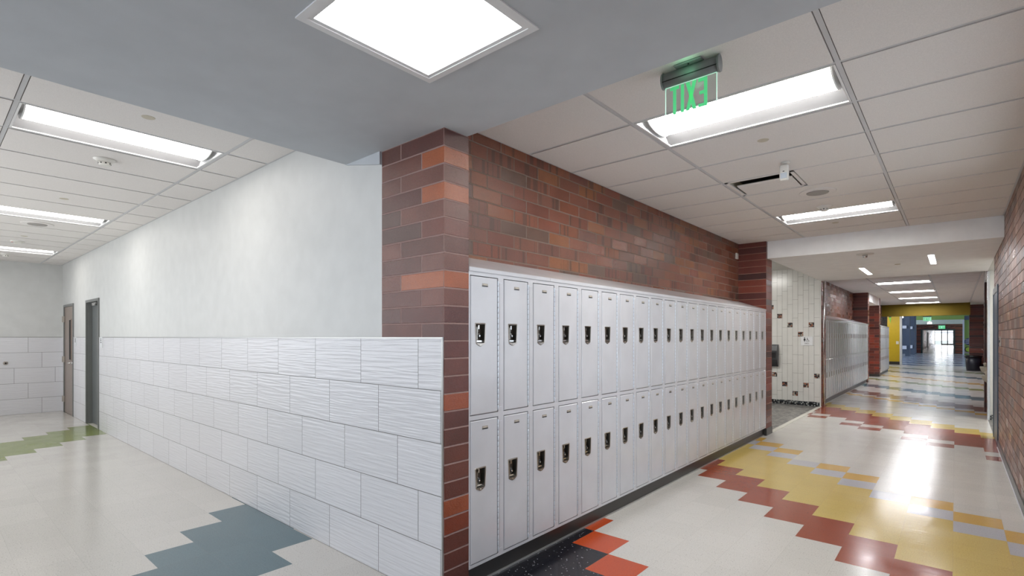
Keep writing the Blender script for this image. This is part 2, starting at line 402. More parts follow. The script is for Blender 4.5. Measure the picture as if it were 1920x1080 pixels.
# ------------------------------------------------------------------ FLOOR
def colour(i, j):
    # right corridor columns i -8..1(2), rows j ; left corridor i < -9
    if i >= -9:
        s = i + j
        if j <= 6 and i <= -8: return 'white'
        if i <= -3 and 4 <= s <= 5 and j >= 3 and j < 13:
            if s == 4: return 'orange'
            return 'white'
        if j < 13 and s <= 3 and i >= -8 and i <= -3 and j >= 6: return 'black'
        if 12 <= s <= 13 and j < 24: return 'red'
        if 14 <= s <= 17 and j < 30: return 'yellow'
        if s == 18 and j < 30: return 'grey'
        if s == 19 and j < 30: return 'gold' if i not in (-4, -1, -8) else 'white'
        if s == 30 and j > 26: return 'red' if i not in (-5, -2, 1, -8) else 'white'
        if 32 <= s <= 35: return 'red'
        if 36 <= s <= 37: return 'yellow'
        if s == 46: return 'gold'
        if 48 <= s <= 50: return 'brown'
        if 56 <= s <= 58: return 'teal'
        if 66 <= s <= 67: return 'green'
        if 74 <= s <= 75: return 'gold'
        if 84 <= s <= 86: return 'teal'
        if 96 <= s <= 97: return 'green'
        if j > 112 and (s % 9) in (0, 1, 2, 3): return 'blue'
        if j > 112 and (s % 9) in (5,): return 'grey'
        return 'white'
    else:
        if -10-i <= j < -6-i: return 'teal'
        if -31-i <= j < -27-i: return 'green'
        if -48-i <= j < -45-i: return 'gold'
        return 'white'
fl = MB(); G = 0.3048; GX = -0.3206; GY = 0.125
def cellbox(i0, i1, j, x0, x1, y0, y1, mat):
    xa, xb = max(x0, GX+i0*G), min(x1, GX+i1*G); ya, yb = max(y0, GY+j*G), min(y1, GY+(j+1)*G)
    if xb-xa < 1e-4 or yb-ya < 1e-4: return
    fl.face([(xa, ya, 0), (xb, ya, 0), (xb, yb, 0), (xa, yb, 0)], mat)
def floor_rect(x0, x1, y0, y1):
    j = math.floor((y0-GY)/G)
    while GY+j*G < y1:
        i = math.floor((x0-GX)/G); i0 = i; cur = colour(i, j)
        while GX+i*G < x1:
            c = colour(i, j)
            if c != cur: cellbox(i0, i, j, x0, x1, y0, y1, V[cur]); i0 = i; cur = c
            i += 1
        cellbox(i0, i, j, x0, x1, y0, y1, V[cur]); j += 1
floor_rect(-13.95, -3.0647, -1.15, 1.965)          # left corridor and lobby
floor_rect(-3.0647, 0.446, -4.2, 2.16)
floor_rect(-2.62, 0.446, 2.16, 8.87)
floor_rect(-2.25, 0.446, 8.87, 12.87)
floor_rect(-2.62, 0.96, 12.87, 33)
floor_rect(-13.4, 9.0, 33, 61)
floor_rect(-3.1, 0.5, 61, 126)
floor_rect(-6.0, -2.62, 20.9, 24.1)
fl.box(-14.2, 9.2, -4.4, 126, -0.12, -0.004, M_THRESH)
struct(fl, 'floor')
mf = B(-5.2, -2.27, 8.87, 12.87, -0.003, 0.002, M_MOSF); struct(mf, 'floor_washroom_alcove')
struct(B(-2.275, -2.205, 8.87, 12.87, -0.003, 0.004, M_THRESH), 'trim_threshold_left')
struct(B(0.446, 3.0, 10.8, 12.87, -0.003, 0.002, M_MOSF), 'floor_right_alcove')

# ------------------------------------------------------------------ WALLS, left corridor
YT = 1.961
def wall_with_openings(mb, x0, x1, y0, y1, z0, z1, ops, m):
    xs = x0
    for a, b, zt in sorted(ops):
        mb.box(xs, a, y0, y1, z0, z1, m)
        if zt < z1: mb.box(a, b, y0, y1, max(z0, zt), z1, m)
        xs = b
    mb.box(xs, x1, y0, y1, z0, z1, m)
OPS = [(-13.71, -12.75, 2.165), (-11.63, -10.65, 2.165)]
w = MB(); wall_with_openings(w, -14.1, -2.81, 1.968, 2.16, 0, 3.05, OPS, M_PAINT); struct(w, 'wall_north')
w = MB()
for a, b in ((-13.95, -13.71), (-12.75, -11.63), (-10.65, -2.222)): w.box(a, b, YT, 1.968, 0.0, 1.512, M_TILE)
struct(w, 'wall_tile_north')
w = MB()
for a, b in ((-13.95, -13.71), (-12.75, -11.63), (-10.65, -2.214)): w.box(a, b, YT-0.004, 1.968, 1.512, 1.522, M_TRIM)
w.box(-2.222, -2.214, YT-0.004, 1.968, 0.0, 1.514, M_TRIM)
struct(w, 'trim_1')
struct(B(-14.1, -13.95, -1.3, 1.968, 0, 3.05, M_PAINT), 'wall_west')
struct(B(-13.95, -13.943, -1.15, 1.961, 0, 1.512, M_TILE_E), 'wall_tile_west')
struct(B(-13.95, -13.939, -1.15, 1.957, 1.512, 1.522, M_TRIM), 'trim_2')
w = MB(); w.box(-14.1, -13.1, -1.3, -1.15, 0, 3.05, M_PAINT); w.box(-4.1, -3.05, -1.3, -1.15, 0, 3.05, M_PAINT); w.box(-13.1, -4.1, -1.3, -1.15, 0, 0.9, M_PAINT); w.box(-13.1, -4.1, -1.3, -1.15, 2.6, 3.05, M_PAINT); struct(w, 'wall_south')
w = MB(); w.box(-13.1, -4.1, -1.23, -1.22, 0.9, 2.6, M_GLASS)
for k in range(7): w.box(-13.1+1.493*k, -13.06+1.493*k, -1.25, -1.20, 0.9, 2.6, M_TRIM)
struct(w, 'added_window_3')  # unseen window strip, added only to let daylight into the left corridor
struct(B(-3.2, -3.05, -4.3, -1.15, 0, 3.05, M_PAINT), 'wall_lobby_west')
# lobby back wall with an added window
w = MB(); w.box(-3.2, -2.7, -4.35, -4.2, 0, 3.05, M_PAINT); w.box(-0.1, 0.6, -4.35, -4.2, 0, 3.05, M_PAINT)
w.box(-2.7, -0.1, -4.35, -4.2, 0, 0.8, M_PAINT); w.box(-2.7, -0.1, -4.35, -4.2, 2.6, 3.05, M_PAINT); struct(w, 'wall_lobby_south')
w = MB(); w.box(-2.7, -0.1, -4.28, -4.27, 0.8, 2.6, M_GLASS)
for x in (-2.7, -1.85, -1.0, -0.15): w.box(x, x+0.05, -4.3, -4.24, 0.8, 2.6, M_TRIM)
for z in (0.8, 2.55): w.box(-2.7, -0.1, -4.3, -4.24, z, z+0.05, M_TRIM)
struct(w, 'added_window_1')  # unseen window, added to bring cool daylight to the crossing
# brick corner column
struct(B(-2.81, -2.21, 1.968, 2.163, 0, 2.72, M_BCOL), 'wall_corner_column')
# soffit over the crossing, with the opening for the flat panel light
s = MB()
for a in ((-3.21, -1.857, -4.2, 2.15), (-1.233, 0.446, -4.2, 2.15), (-1.857, -1.233, -4.2, 0.938), (-1.857, -1.233, 1.562, 2.15)):
    s.box(a[0], a[1], a[2], a[3], 2.72, 3.05, M_SOFFIT)
s.box(-1.857, -1.233, 0.938, 1.562, 2.80, 3.05, M_SOFFIT)
struct(s, 'ceiling_crossing_soffit')
s = MB(); s.prism([(-3.22, 2.72), (-2.812, 2.72), (-2.812, 2.637)], 'y', 1.952, 1.968, M_SOFFIT); struct(s, 'trim_3')
# ------------------------------------------------------------------ WALLS, right corridor
struct(B(-2.82, -2.62, 2.163, 8.87, 0, 3.05, M_BLOCK), 'wall_lockers')
struct(B(-2.62, -2.21, 8.555, 8.87, 0.11, 3.0, M_BPIL), 'wall_pier_near')
struct(MB().box(-2.62, -2.202, 8.547, 8.875, 0.0, 0.11, M_BASE), 'baseboard_pier_near')
struct(B(-2.213, 0.446, 8.62, 12.87, 2.735, 3.08, M_BEAM), 'ceiling_beam')
w = MB(); w.box(0.446, 0.62, -4.3, 2.2, 0, 3.08, M_BRIGHT); w.box(0.446, 0.62, 6.0, 10.8, 0, 3.08, M_BRIGHT); w.box(0.446, 0.62, 2.2, 6.0, 0, 0.9, M_BRIGHT); w.box(0.446, 0.62, 2.2, 6.0, 2.6, 3.08, M_BRIGHT); struct(w, 'wall_east')
w = MB(); w.box(0.53, 0.54, 2.2, 6.0, 0.9, 2.6, M_GLASS)
for k in range(4): w.box(0.51, 0.56, 2.2+1.253*k, 2.24+1.253*k, 0.9, 2.6, M_TRIM)
struct(w, 'added_window_4')  # out-of-view window, added so daylight reaches lockers and beam
struct(B(0.436, 0.446, -4.2, 9.74, 0, 0.095, M_BASE), 'baseboard_east')
# washroom alcove on the left
struct(B(-5.3, -5.2, 8.7, 13.0, 0, 3.08, M_WTILE), 'wall_alcove_west')
struct(B(-5.2, -2.62, 8.67, 8.87, 0, 3.08, M_WTILE), 'wall_alcove_south')
ALY = 12.85
random.seed(3)
acc_hi = {0: None, 1: 1.789, 3: 1.581, 5: 1.790, 7: 1.996, 9: 2.201}
acc_lo = {0: 0.666, 2: 0.454, 4: 0.256, 6: 0.456, 8: 0.664}
w = MB(); w.box(-5.2, -2.215, ALY+0.004, ALY+0.16, 0, 3.08, M_GROUT); struct(w, 'wall_alcove_north')
w = MB()
for k in range(0, 27):
    xb = -2.242-0.106*k; xa = xb-0.106
    z = 0.095; acc = sorted([c for c in (acc_hi.get(k), acc_lo.get(k)) if c])
    top = 3.05; zs = [0.095]
    a0 = acc[0] if acc else [0.2, 0.36, 0.5, 0.3][k % 4]
    base = a0-0.05 if acc else a0
    z = base
    while z > 0.095: z -= 0.41
    cuts = []
    zz = z
    while zz < top:
        cuts.append(zz); zz += 0.41 if not any(abs(zz-(a-0.05)) < 0.03 for a in acc) else 0.10
    cuts = [c for c in cuts if c > 0.097]
    edges = [0.095]+cuts+[top]
    for a, b in zip(edges[:-1], edges[1:]):
        isacc = any(abs((a+b)/2-c) < 0.06 and (b-a) < 0.13 for c in acc)
        if b-a < 0.006: continue
        w.box(xa+0.0020, xb-0.0020, ALY, ALY+0.005, a+0.0020, b-0.0020, M_MOSA if isacc else M_WTILE)
w.box(-2.242, -2.216, ALY, ALY+0.005, 0.0, 3.05, M_WTILE)
struct(w, 'wall_tile_alcove')
struct(B(-5.2, -2.242, ALY-0.004, ALY+0.004, 0.0, 0.095, M_MOSB), 'baseboard_alcove')
# accents whose rows are not reached by the regular stacking
w = MB()
for cx, cz in ((-3.214, 2.201), (-3.037, 1.996), (-2.825, 1.79), (-2.613, 1.581), (-2.401, 1.789), (-3.143, 0.664), (-2.931, 0.456), (-2.719, 0.256), (-2.507, 0.454), (-2.295, 0.666)):
    w.box(cx-0.052, cx+0.052, ALY-0.0015, ALY+0.002, cz-0.05, cz+0.05, M_MOSA)
struct(w, 'trim_mosaic_accents')
# second brick bay
struct(B(-2.62, -2.21, ALY+0.01, 13.34, 0.0, 3.08, M_BPIL2), 'wall_pier_washroom')
struct(B(-2.9, -2.62, ALY+0.16, 20.95, 0, 3.08, M_BLOCK), 'wall_lockers_second')
struct(B(-2.62, -2.21, 20.66, 20.95, 0.0, 3.05, M_BPIL), 'wall_pier_second')
struct(B(-2.55, -2.215, 20.95, 24.0, 2.72, 3.05, M_BEAM), 'ceiling_header_side_corridor')
struct(B(-6.0, -2.21, 24.0, 24.42, 0.0, 3.05, M_BPIL2), 'wall_side_corridor_north')
struct(B(-6.1, -2.9, 20.78, 20.95, 0, 3.05, M_BPIL2), 'wall_side_corridor_south')
struct(B(-6.2, -6.0, 20.8, 24.2, 0, 3.05, M_PAINT), 'wall_side_corridor_west')
struct(B(-2.62, -2.2, 23.99, 24.43, 0, 0.1, M_BASE), 'baseboard_side_corridor')
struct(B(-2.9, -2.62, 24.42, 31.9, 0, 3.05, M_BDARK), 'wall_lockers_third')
# right side beyond the east wall
struct(B(0.446, 3.0, ALY+0.005, 13.0, 0, 3.08, M_WTILE), 'wall_right_alcove_north')
w = MB()
for k in range(7): w.box(0.447, 2.9, ALY-0.001, ALY+0.006, 0.10+0.41*k+0.0015, min(3.05, 0.10+0.41*(k+1))-0.0015, M_WTILE)
struct(w, 'wall_tile_right_alcove')
struct(B(0.447, 2.9, ALY-0.004, ALY+0.004, 0.0, 0.095, M_MOSB), 'baseboard_right_alcove')
struct(B(2.9, 3.05, 10.6, 13.0, 0, 3.08, M_WTILE), 'wall_right_alcove_east')
struct(B(0.62, 3.0, 10.65, 10.8, 0, 3.08, M_WTILE), 'wall_right_alcove_south')
struct(B(0.446, 0.75, 13.0, 13.3, 0, 3.08, M_BPIL2), 'wall_pier_fountain_near')
struct(B(0.75, 0.95, 13.0, 14.6, 0, 3.08, M_BPIL2), 'wall_fountain_niche')
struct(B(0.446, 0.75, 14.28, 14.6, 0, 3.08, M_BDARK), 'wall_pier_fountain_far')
struct(B(0.446, 0.75, 13.3, 14.28, 2.64, 3.05, M_BEAM), 'ceiling_header_niche')
struct(B(0.95, 1.15, 14.6, 31.8, 0, 3.08, M_BPIL2), 'wall_east_far')
struct(B(0.47, 0.95, 31.6, 32.0, 0, 3.05, M_BPIL), 'wall_pier_far_right')
# corner guards
g = empty('corner_guard', 'tall stainless steel corner guard on the brick pier beside the tiled washroom wall', 'corner guard', (-2.21, 13.06, 0.0))
gm = MB(); gm.prism([(0.0, 0.0), (0.012, 0.02), (0.016, 0.06), (0.012, 0.10), (0.0, 0.12)], 'z', 0.0, 2.95, M_CHROME, True); gm.build('guard_panel', g)
g = empty('corner_guard', 'narrow stainless corner guard on the tiled wall edge near the drinking fountains', 'corner guard', (0.446, 12.845, 0.0))
gm = MB(); gm.box(-0.006, 0.0, 0.0, 0.12, 0.0, 2.72, M_CHROME); gm.box(-0.006, 0.03, -0.012, -0.006, 0, 2.72, M_CHROME); gm.build('guard_panel', g)

# ------------------------------------------------------------------ COMMONS AND FAR CORRIDOR
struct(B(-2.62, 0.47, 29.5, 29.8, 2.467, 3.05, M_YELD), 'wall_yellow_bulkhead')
struct(B(-4.5, -2.33, 35.3, 35.5, 0.16, 2.75, M_YEL), 'wall_yellow')
struct(B(-4.5, -2.33, 35.28, 35.5, 0, 0.16, M_BASE), 'baseboard_yellow')
struct(B(-2.33, -2.23, 35.25, 35.55, 0, 2.75, M_WHITEF), 'trim_yellow_jamb')
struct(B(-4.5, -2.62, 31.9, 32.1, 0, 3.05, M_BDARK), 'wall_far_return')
struct(B(-4.5, 0.9, 35.3, 35.5, 2.78, 4.6, M_PAINT), 'wall_commons_south_upper')
struct(B(0.95, 9.0, 31.8, 32.0, 0, 4.6, M_PAINT), 'wall_commons_south')
struct(B(-4.6, -4.5, 31.9, 35.4, 0, 3.1, M_PAINT), 'wall_link_west')
struct(B(-13.4, -4.5, 35.3, 35.5, 0, 4.6, M_PAINT), 'wall_commons_south_west')
struct(B(9.0, 9.2, 31.8, 61, 0, 4.6, M_PAINT), 'wall_commons_east')
w = MB(); w.box(-13.5, -13.3, 35.3, 61, 0, 0.5, M_PAINT); w.box(-13.5, -13.3, 35.3, 61, 4.1, 4.7, M_PAINT)
w.box(-13.5, -13.3, 35.3, 37, 0.5, 4.1, M_PAINT); w.box(-13.5, -13.3, 55, 61, 0.5, 4.1, M_PAINT); struct(w, 'wall_commons_west')
w = MB(); w.box(-13.42, -13.40, 37, 55, 0.5, 4.1, M_GLASS)
for k in range(10): w.box(-13.46, -13.34, 37+2*k-0.04, 37+2*k+0.04, 0.5, 4.1, M_WHITEF)
struct(w, 'window_2')
# green wall with wide opening
w = MB(); w.box(-13.4, -2.65, 58, 58.3, 0, 2.95, M_BLUEP); w.box(0.55, 9.0, 58, 58.3, 0, 2.95, M_LIME); w.box(-2.65, 9.0, 58, 58.3, 3.0, 3.45, M_LIME); w.box(-2.65, 9.0, 58, 58.3, 3.45, 4.6, M_PBLUE)
w.box(-13.4, -2.65, 58, 58.3, 2.95, 4.6, M_BLUEP); struct(w, 'wall_green')
struct(B(-2.65, 0.55, 57.9, 58.3, 2.62, 3.0, M_PALE), 'trim_pale_lintel')
struct(B(0.44, 0.552, 57.84, 57.9, 0, 2.95, M_WHITEF), 'trim_green_jamb')
struct(B(0.55, 0.95, 57.88, 58.0, 2.95, 3.3, M_BLUEP), 'trim_blue_block')
for nm, x0, x1, y, lab in (('blue_column', -3.03, -2.73, 51.0, 'nearer denim blue column in the far commons beside the yellow wall'),
                         ('blue_column', -2.94, -2.62, 55.0, 'further denim blue column in the far commons beside the brick portal')):
    c = empty(nm, lab, 'column', (0, 0, 0)); m = MB(); m.box(x0, x1, y, y+0.5, 0, 4.55, M_BLUEP); m.build('shaft', c)
    for z0, z1, wd in ((2.18, 2.4, 0.25), (0.55, 0.82, 0.25)):
        mm = MB(); mm.cbox(x0-(0.17 if y < 52 else 0.0), x0+(0.10 if y < 52 else 0.18), y-0.08, y, z0, z1, M_WHITEF); mm.build('white_box', c)
c = empty('panel_screen', 'tall white framed screen at the left of the far commons', 'screen', (-3.1, 44.5, 0))
m = MB(); m.box(-0.03, 0.03, 0, 0.08, 0, 2.7, M_WHITEF); m.build('frame', c); m = MB(); m.box(-0.6, -0.03, 0.02, 0.06, 0, 2.7, M_WHITEF); m.build('panel', c)
# brick portal and corridor behind it
w = MB(); w.box(-3.4, -2.45, 61, 61.4, 0, 3.0, M_BPIL); w.box(-0.04, 0.9, 61, 61.4, 0, 3.0, M_BPIL); w.box(-2.45, -0.04, 61, 61.4, 2.24, 3.0, M_BPIL2); struct(w, 'wall_portal')
w = MB(); w.box(-2.45, -2.33, 60.95, 61.42, 0, 2.14, M_DARKM); w.box(-0.14, -0.04, 60.95, 61.42, 0, 2.14, M_DARKM); w.box(-2.45, -0.04, 60.95, 61.42, 2.14, 2.24, M_DARKM); struct(w, 'trim_portal_frame')
struct(B(-3.2, -3.0, 61.4, 126, 0, 3.0, M_BPIL2), 'wall_far_west')
struct(B(0.0, 0.2, 61.4, 126, 0, 3.0, M_PAINT), 'wall_far_east')
for k, (y, lab) in enumerate(((66, 'nearest pale door in the left wall of the far corridor'), (76, 'middle pale door in the left wall of the far corridor'), (92, 'furthest pale door in the left wall of the far corridor'))):
    d = empty('corridor_door', lab, 'door', (-3.0, y, 0)); m = MB(); m.box(0, 0.08, 0, 3.2, 0, 2.15, M_WHITEF); m.build('door_frame', d)
    m = MB(); m.box(0.08, 0.10, 0.3, 2.9, 0.02, 2.05, M_TAUPE); m.build('door_leaf', d)
c = empty('entrance_doors', 'bright glazed double entrance doors with sidelight at the far end of the corridor', 'door', (0, 125.0, 0))
m = MB()
for x in (-3.0, -2.0, -1.15, -0.3, 0.0): m.box(x-0.07, x+0.07, -0.08, 0.08, 0, 2.75, M_TAUPE)
m.box(-3.0, 0.0, -0.08, 0.08, 2.25, 2.33, M_DARKM); m.box(-3.0, 0, -0.08, 0.08, 2.68, 3.0, M_DARKM); m.box(-2.0, 0, -0.08, 0.08, 0, 0.22, M_TAUPE); m.build('frame', c)
m = MB(); m.box(-2.95, -0.05, -0.01, 0.01, 0.1, 2.7, M_GLASS); m.build('glazing', c)
struct(B(-60, 60, 126, 260, -0.2, -0.02, M_GROUND), 'floor_outdoor')
# ------------------------------------------------------------------ CEILINGS
def act(name, xs, ys, holes, z=3.0):
    t = MB(); g = MB()
    for a, b in zip(xs[:-1], xs[1:]):
        for c, d in zip(ys[:-1], ys[1:]):
            if any(a-0.01 <= hx <= b+0.01 and c-0.01 <= hy <= d+0.01 for hx, hy in holes): continue
            e = 0.014
            t.box(a+0.005, b-0.005, c+0.005, d-0.005, z+0.006, z+0.02, M_ACTG)
            t.box(a+e+0.003, b-e-0.003, c+e+0.003, d-e-0.003, z-0.004, z+0.006, M_ACT)
    for x in xs[1:-1]: g.box(x-0.012, x+0.012, ys[0], ys[-1], z, z+0.006, M_GRID)
    for y in ys[1:-1]: g.box(xs[0], xs[-1], y-0.012, y+0.012, z+0.0005, z+0.006, M_GRID)
    g.box(xs[0], xs[0]+0.022, ys[0], ys[-1], z-0.001, z+0.006, M_GRID); g.box(xs[-1]-0.022, xs[-1], ys[0], ys[-1], z-0.001, z+0.006, M_GRID)
    g.box(xs[0], xs[-1], ys[0], ys[0]+0.022, z-0.001, z+0.006, M_GRID); g.box(xs[0], xs[-1], ys[-1]-0.022, ys[-1], z-0.001, z+0.006, M_GRID)
    struct(t, name); struct(g, name+'_grid')
YR = [2.15, 2.625] + [3.235+0.61*k for k in range(0, 9)] + [8.62]
RL = [3.235, 6.895]
act('ceiling_right', [-2.62, -1.70, -0.48, 0.446], YR, [(-1.09, y+0.305) for y in RL] + [(-1.09, 5.37)])
XL = [-13.95] + [-4.44-0.61*k for k in range(15, -1, -1)] + [-3.83, -3.21]
LL = [-4.745, -8.405, -12.065]
act('ceiling_left', XL, [-1.15, -0.81, 0.41, 1.63, 1.968], [(x, 1.02) for x in LL] + [(-4.745-3.66*k, -2.9) for k in range(3)])
YF = [12.87] + [3.235+0.61*k for k in range(16, 47)] + [31.9]
FL_ = [3.235+0.61*k for k in (23, 29, 35, 41)]
act('ceiling_far', [-2.62, -1.70, -0.48, 0.446, 0.95], YF, [(-1.09, y+0.305) for y in FL_])
struct(B(-5.2, -2.22, 8.87, ALY, 3.04, 3.1, M_PAINT), 'ceiling_alcove')
struct(B(-6.0, -2.62, 20.95, 24.0, 3.0, 3.05, M_PAINT), 'ceiling_side_corridor')
struct(B(0.446, 3.0, 10.8, ALY, 2.735, 2.8, M_PAINT), 'ceiling_right_alcove')
struct(B(-14.3, 3.3, -4.6, 32.0, 3.22, 3.4, M_PAINT), 'ceiling_slab')  # unseen slab added over the ceilings to keep sky light out
struct(B(-4.5, 0.95, 31.9, 35.3, 3.05, 3.1, M_PAINT), 'ceiling_link')
struct(B(-13.6, 9.2, 35.3, 61.4, 4.6, 4.7, M_PBLUE), 'ceiling_commons')
struct(B(-3.2, 0.3, 61.4, 126, 3.0, 3.1, M_PAINT), 'ceiling_far_corridor')

# ------------------------------------------------------------------ LIGHT FIXTURES
def troffer():      # long axis x 1.196, short axis y 0.586, centred, opening at z=0
    r = empty('troffer_light', 'x', 'ceiling light')
    hx, hy = 0.595, 0.29
    f = MB()
    f.box(-hx, hx, -hy, -hy+0.012, -0.002, 0.01, M_FIX); f.box(-hx, hx, hy-0.012, hy, -0.002, 0.01, M_FIX)
    f.box(-hx, -hx+0.012, -hy, hy, -0.002, 0.01, M_FIX); f.box(hx-0.012, hx, -hy, hy, -0.002, 0.01, M_FIX); f.build('frame', r)
    p = []
    for k in range(13):
        y = -hy+0.012+(2*hy-0.024)*k/12; e = abs(y)/(hy-0.012); p.append((y, 0.105-0.10*(e**2.6)))
    m = MB(); m.loft([[(-hx+0.06*0, a, b) for a, b in p], [(hx, a, b) for a, b in p]], M_REFL, caps=False, smooth=True, closed=False); m.build('reflector', r)
    q = []
    for k in range(15):
        a = math.pi*k/14; q.append((-0.185*math.cos(a), 0.098-0.090*math.sin(a)**0.8))
    m = MB(); m.loft([[(-hx+0.045, a, b) for a, b in q], [(hx-0.045, a, b) for a, b in q]], M_LENS, caps=True, smooth=True); m.build('lens', r)
    for sx in (-1, 1):
        m = MB(); x = sx*(hx-0.04)
        q2 = [(a*1.03, 0.098-(0.098-b)*1.05) for a, b in q]
        m.prism(q2, 'x', x-0.004, x+0.004, M_FIX); m.build('lens_cap', r)
        m = MB(); m.prism([(a, b) for a, b in p], 'x', sx*hx-0.002, sx*hx+0.002, M_FIX); m.build('end_plate', r)
    return r
tproto = troffer()
first = True
def place_light(loc, rz, label, group):
    global first
    o = tproto if first else copytree(tproto); first = False
    o.location = loc; o.rotation_euler = (0, 0, rz); o['label'] = label; o['group'] = group; return o
gR = 'fluorescent troffers over the locker corridor'
place_light((-1.09, 3.54, 3.0), 0, 'large fluorescent troffer behind the green exit sign, nearest over the lockers', gR)
place_light((-1.09, 7.20, 3.0), 0, 'fluorescent troffer close to the white beam, beyond the round speaker', gR)
gL = 'fluorescent troffers over the left corridor'
for x, lab in zip(LL, ('nearest fluorescent troffer over the white-walled left corridor', 'middle fluorescent troffer over the white-walled left corridor', 'furthest fluorescent troffer over the left corridor by the end wall')):
    o = place_light((x, 1.02, 3.0), R90, lab, gL)
    for ch in o.children:
        if ch.name.startswith('lens') and not ch.name.startswith('lens_cap'):
            if x == LL[0]: LEFTMESH = ch.data.copy(); LEFTMESH.materials[0] = M_LENSL
            ch.data = LEFTMESH
        elif ch.name.startswith('reflector'):
            if x == LL[0]: LEFTREF = ch.data.copy(); LEFTREF.materials[0] = M_REFLL
            ch.data = LEFTREF
gF = 'fluorescent troffers beyond the beam'
for y, lab in zip(FL_, ('first and widest light strip beyond the white beam', 'second light strip beyond the beam, with a gap seen near its middle', 'third light strip beyond the beam, before the last', 'last light strip in front of the yellow bulkhead')):
    o = place_light((-1.09, y+0.305, 3.0), 0, lab, gF)
    for ch in o.children:
        if ch.name.startswith('lens') and not ch.name.startswith('lens_cap'):
            if y == FL_[0]: FARMESH = ch.data.copy(); FARMESH.materials[0] = M_LENSF
            ch.data = FARMESH
# flat panel light in the soffit
p = empty('panel_light', 'square flat panel light glowing in the grey soffit overhead', 'ceiling light', (-1.545, 1.25, 2.72))
m = MB()
for a, b, z0, z1 in ((0.295, 0.325, -0.006, 0.004), (0.277, 0.295, -0.002, 0.012)):
    m.box(-b, b, -b, -a, z0, z1, M_FIX); m.box(-b, b, a, b, z0, z1, M_FIX); m.box(-b, -a, -a, a, z0, z1, M_FIX); m.box(a, b, -a, a, z0, z1, M_FIX)
m.build('frame', p)
m = MB(); m.box(-0.278, 0.278, -0.278, 0.278, 0.004, 0.03, M_LENSQ); m.build('lens', p)
for x, y in ((0.0, -0.298), (0.298, 0.0)):
    m = MB(); m.box(x-0.012, x+0.012, y-0.004, y+0.004, -0.009, -0.005, M_FIX); m.build('latch', p)
# short recessed lights in the beam soffit
for x, y, lab in ((-1.255, 11.45, 'short recessed light on the left in the beam soffit'), (-0.277, 10.38, 'short recessed light on the right in the beam soffit')):
    p = empty('slot_light', lab, 'ceiling light', (x, y, 2.735), 0, 'short lights in the beam soffit')
    m = MB(); m.box(-0.045, 0.045, -0.61, -0.6, -0.006, 0, M_FIX); m.box(-0.045, 0.045, 0.6, 0.61, -0.006, 0, M_FIX)
    m.box(-0.045, -0.036, -0.6, 0.6, -0.006, 0, M_FIX); m.box(0.036, 0.045, -0.6, 0.6, -0.006, 0, M_FIX); m.build('frame', p)
    m = MB(); m.box(-0.036, 0.036, -0.6, 0.6, -0.005, -0.001, M_LENSF); m.build('lens', p)
# lights of neighbouring rooms; the one behind the bulkhead is added
def small_round(x, y, z, lab):
    p = empty('round_light', lab, 'ceiling light', (x, y, z)); m = MB(); m.lathe([(0.28, 0), (0.28, -0.03), (0.25, -0.05)], (0, 0, 0), M_LENSR); m.build('lens', p)
    m = MB(); m.lathe([(0.30, 0), (0.305, -0.012), (0.28, -0.014)], (0, 0, 0), M_FIX); m.build('rim', p)
small_round(-3.6, 10.8, 3.04, 'round ceiling light inside the left washroom alcove')
small_round(1.6, 11.8, 2.735, 'round ceiling light inside the right tiled alcove')
small_round(-2.9, 33.6, 3.05, 'added unseen round ceiling light behind the yellow bulkhead')  # lamp added out of view to brighten the yellow wall
small_round(-4.3, 22.5, 3.0, 'round ceiling light in the side corridor between the piers')
for k, (y, lab) in enumerate(((70, 'nearest light panel in the far corridor ceiling'), (85, 'second light panel in the far corridor ceiling'), (100, 'third light panel in the far corridor ceiling'))):
    p = empty('far_panel_light', lab, 'ceiling light', (-1.5, y, 3.0)); m = MB(); m.box(-0.6, 0.6, -0.3, 0.3, -0.02, 0, M_LENS); m.build('lens', p)
    m = MB(); m.box(-0.63, -0.6, -0.33, 0.33, -0.025, 0, M_FIX); m.box(0.6, 0.63, -0.33, 0.33, -0.025, 0, M_FIX); m.box(-0.6, 0.6, -0.33, -0.3, -0.025, 0, M_FIX); m.box(-0.6, 0.6, 0.3, 0.33, -0.025, 0, M_FIX); m.build('frame', p)
for x, y, lab in ((-3.2, 50.0, 'small hanging drum light above the blue columns in the commons'), (-1.494, 50.0, 'small hanging drum light below the pale lintel in the commons'), (3.0, 46.0, 'hanging drum light on the right side of the commons')):
    zb = 2.5 if x == -1.494 else 3.0
    p = empty('drum_light', lab, 'pendant light', (x, y, zb)); m = MB(); m.lathe([(0.11, 0), (0.13, 0.01), (0.13, 0.05), (0.10, 0.15)], (0, 0, 0), M_LENSL); m.build('shade', p)
    m = MB(); m.tube([(0, 0, 0.15), (0, 0, 4.6-zb)], 0.01, M_FIX, 8); m.build('rod', p)

# ------------------------------------------------------------------ EXIT SIGN
ex = empty('exit_sign', 'green EXIT sign of clear acrylic hanging from the ceiling, read from behind', 'exit sign', (-1.084, 2.73, 3.0))
m = MB(); m.cbox(-0.075, 0.075, -0.05, 0.03, -0.014, -0.004, M_EXITBODY, 0.003); m.lathe([(0.006, 0), (0.004, -0.003)], (0, -0.03, -0.014), M_BLACK, 10); m.build('canopy', ex)
m = MB(); prof = []
for k in range(16):
    a = 2*math.pi*k/16; prof.append((0.030*math.cos(a), -0.052+0.042*math.sin(a)))
m.prism(prof, 'x', -0.148, 0.148, M_EXITBODY, True)
m.box(-0.148, 0.148, -0.031, -0.026, -0.068, -0.064, M_BLACK); m.build('housing', ex)
for sx in (-1, 1):
    m = MB(); m.prism([(a*1.12, -0.052+(b+0.052)*1.1) for a, b in prof], 'x', sx*0.148, sx*0.158, M_EXITBODY, False); m.build('end_cap', ex)
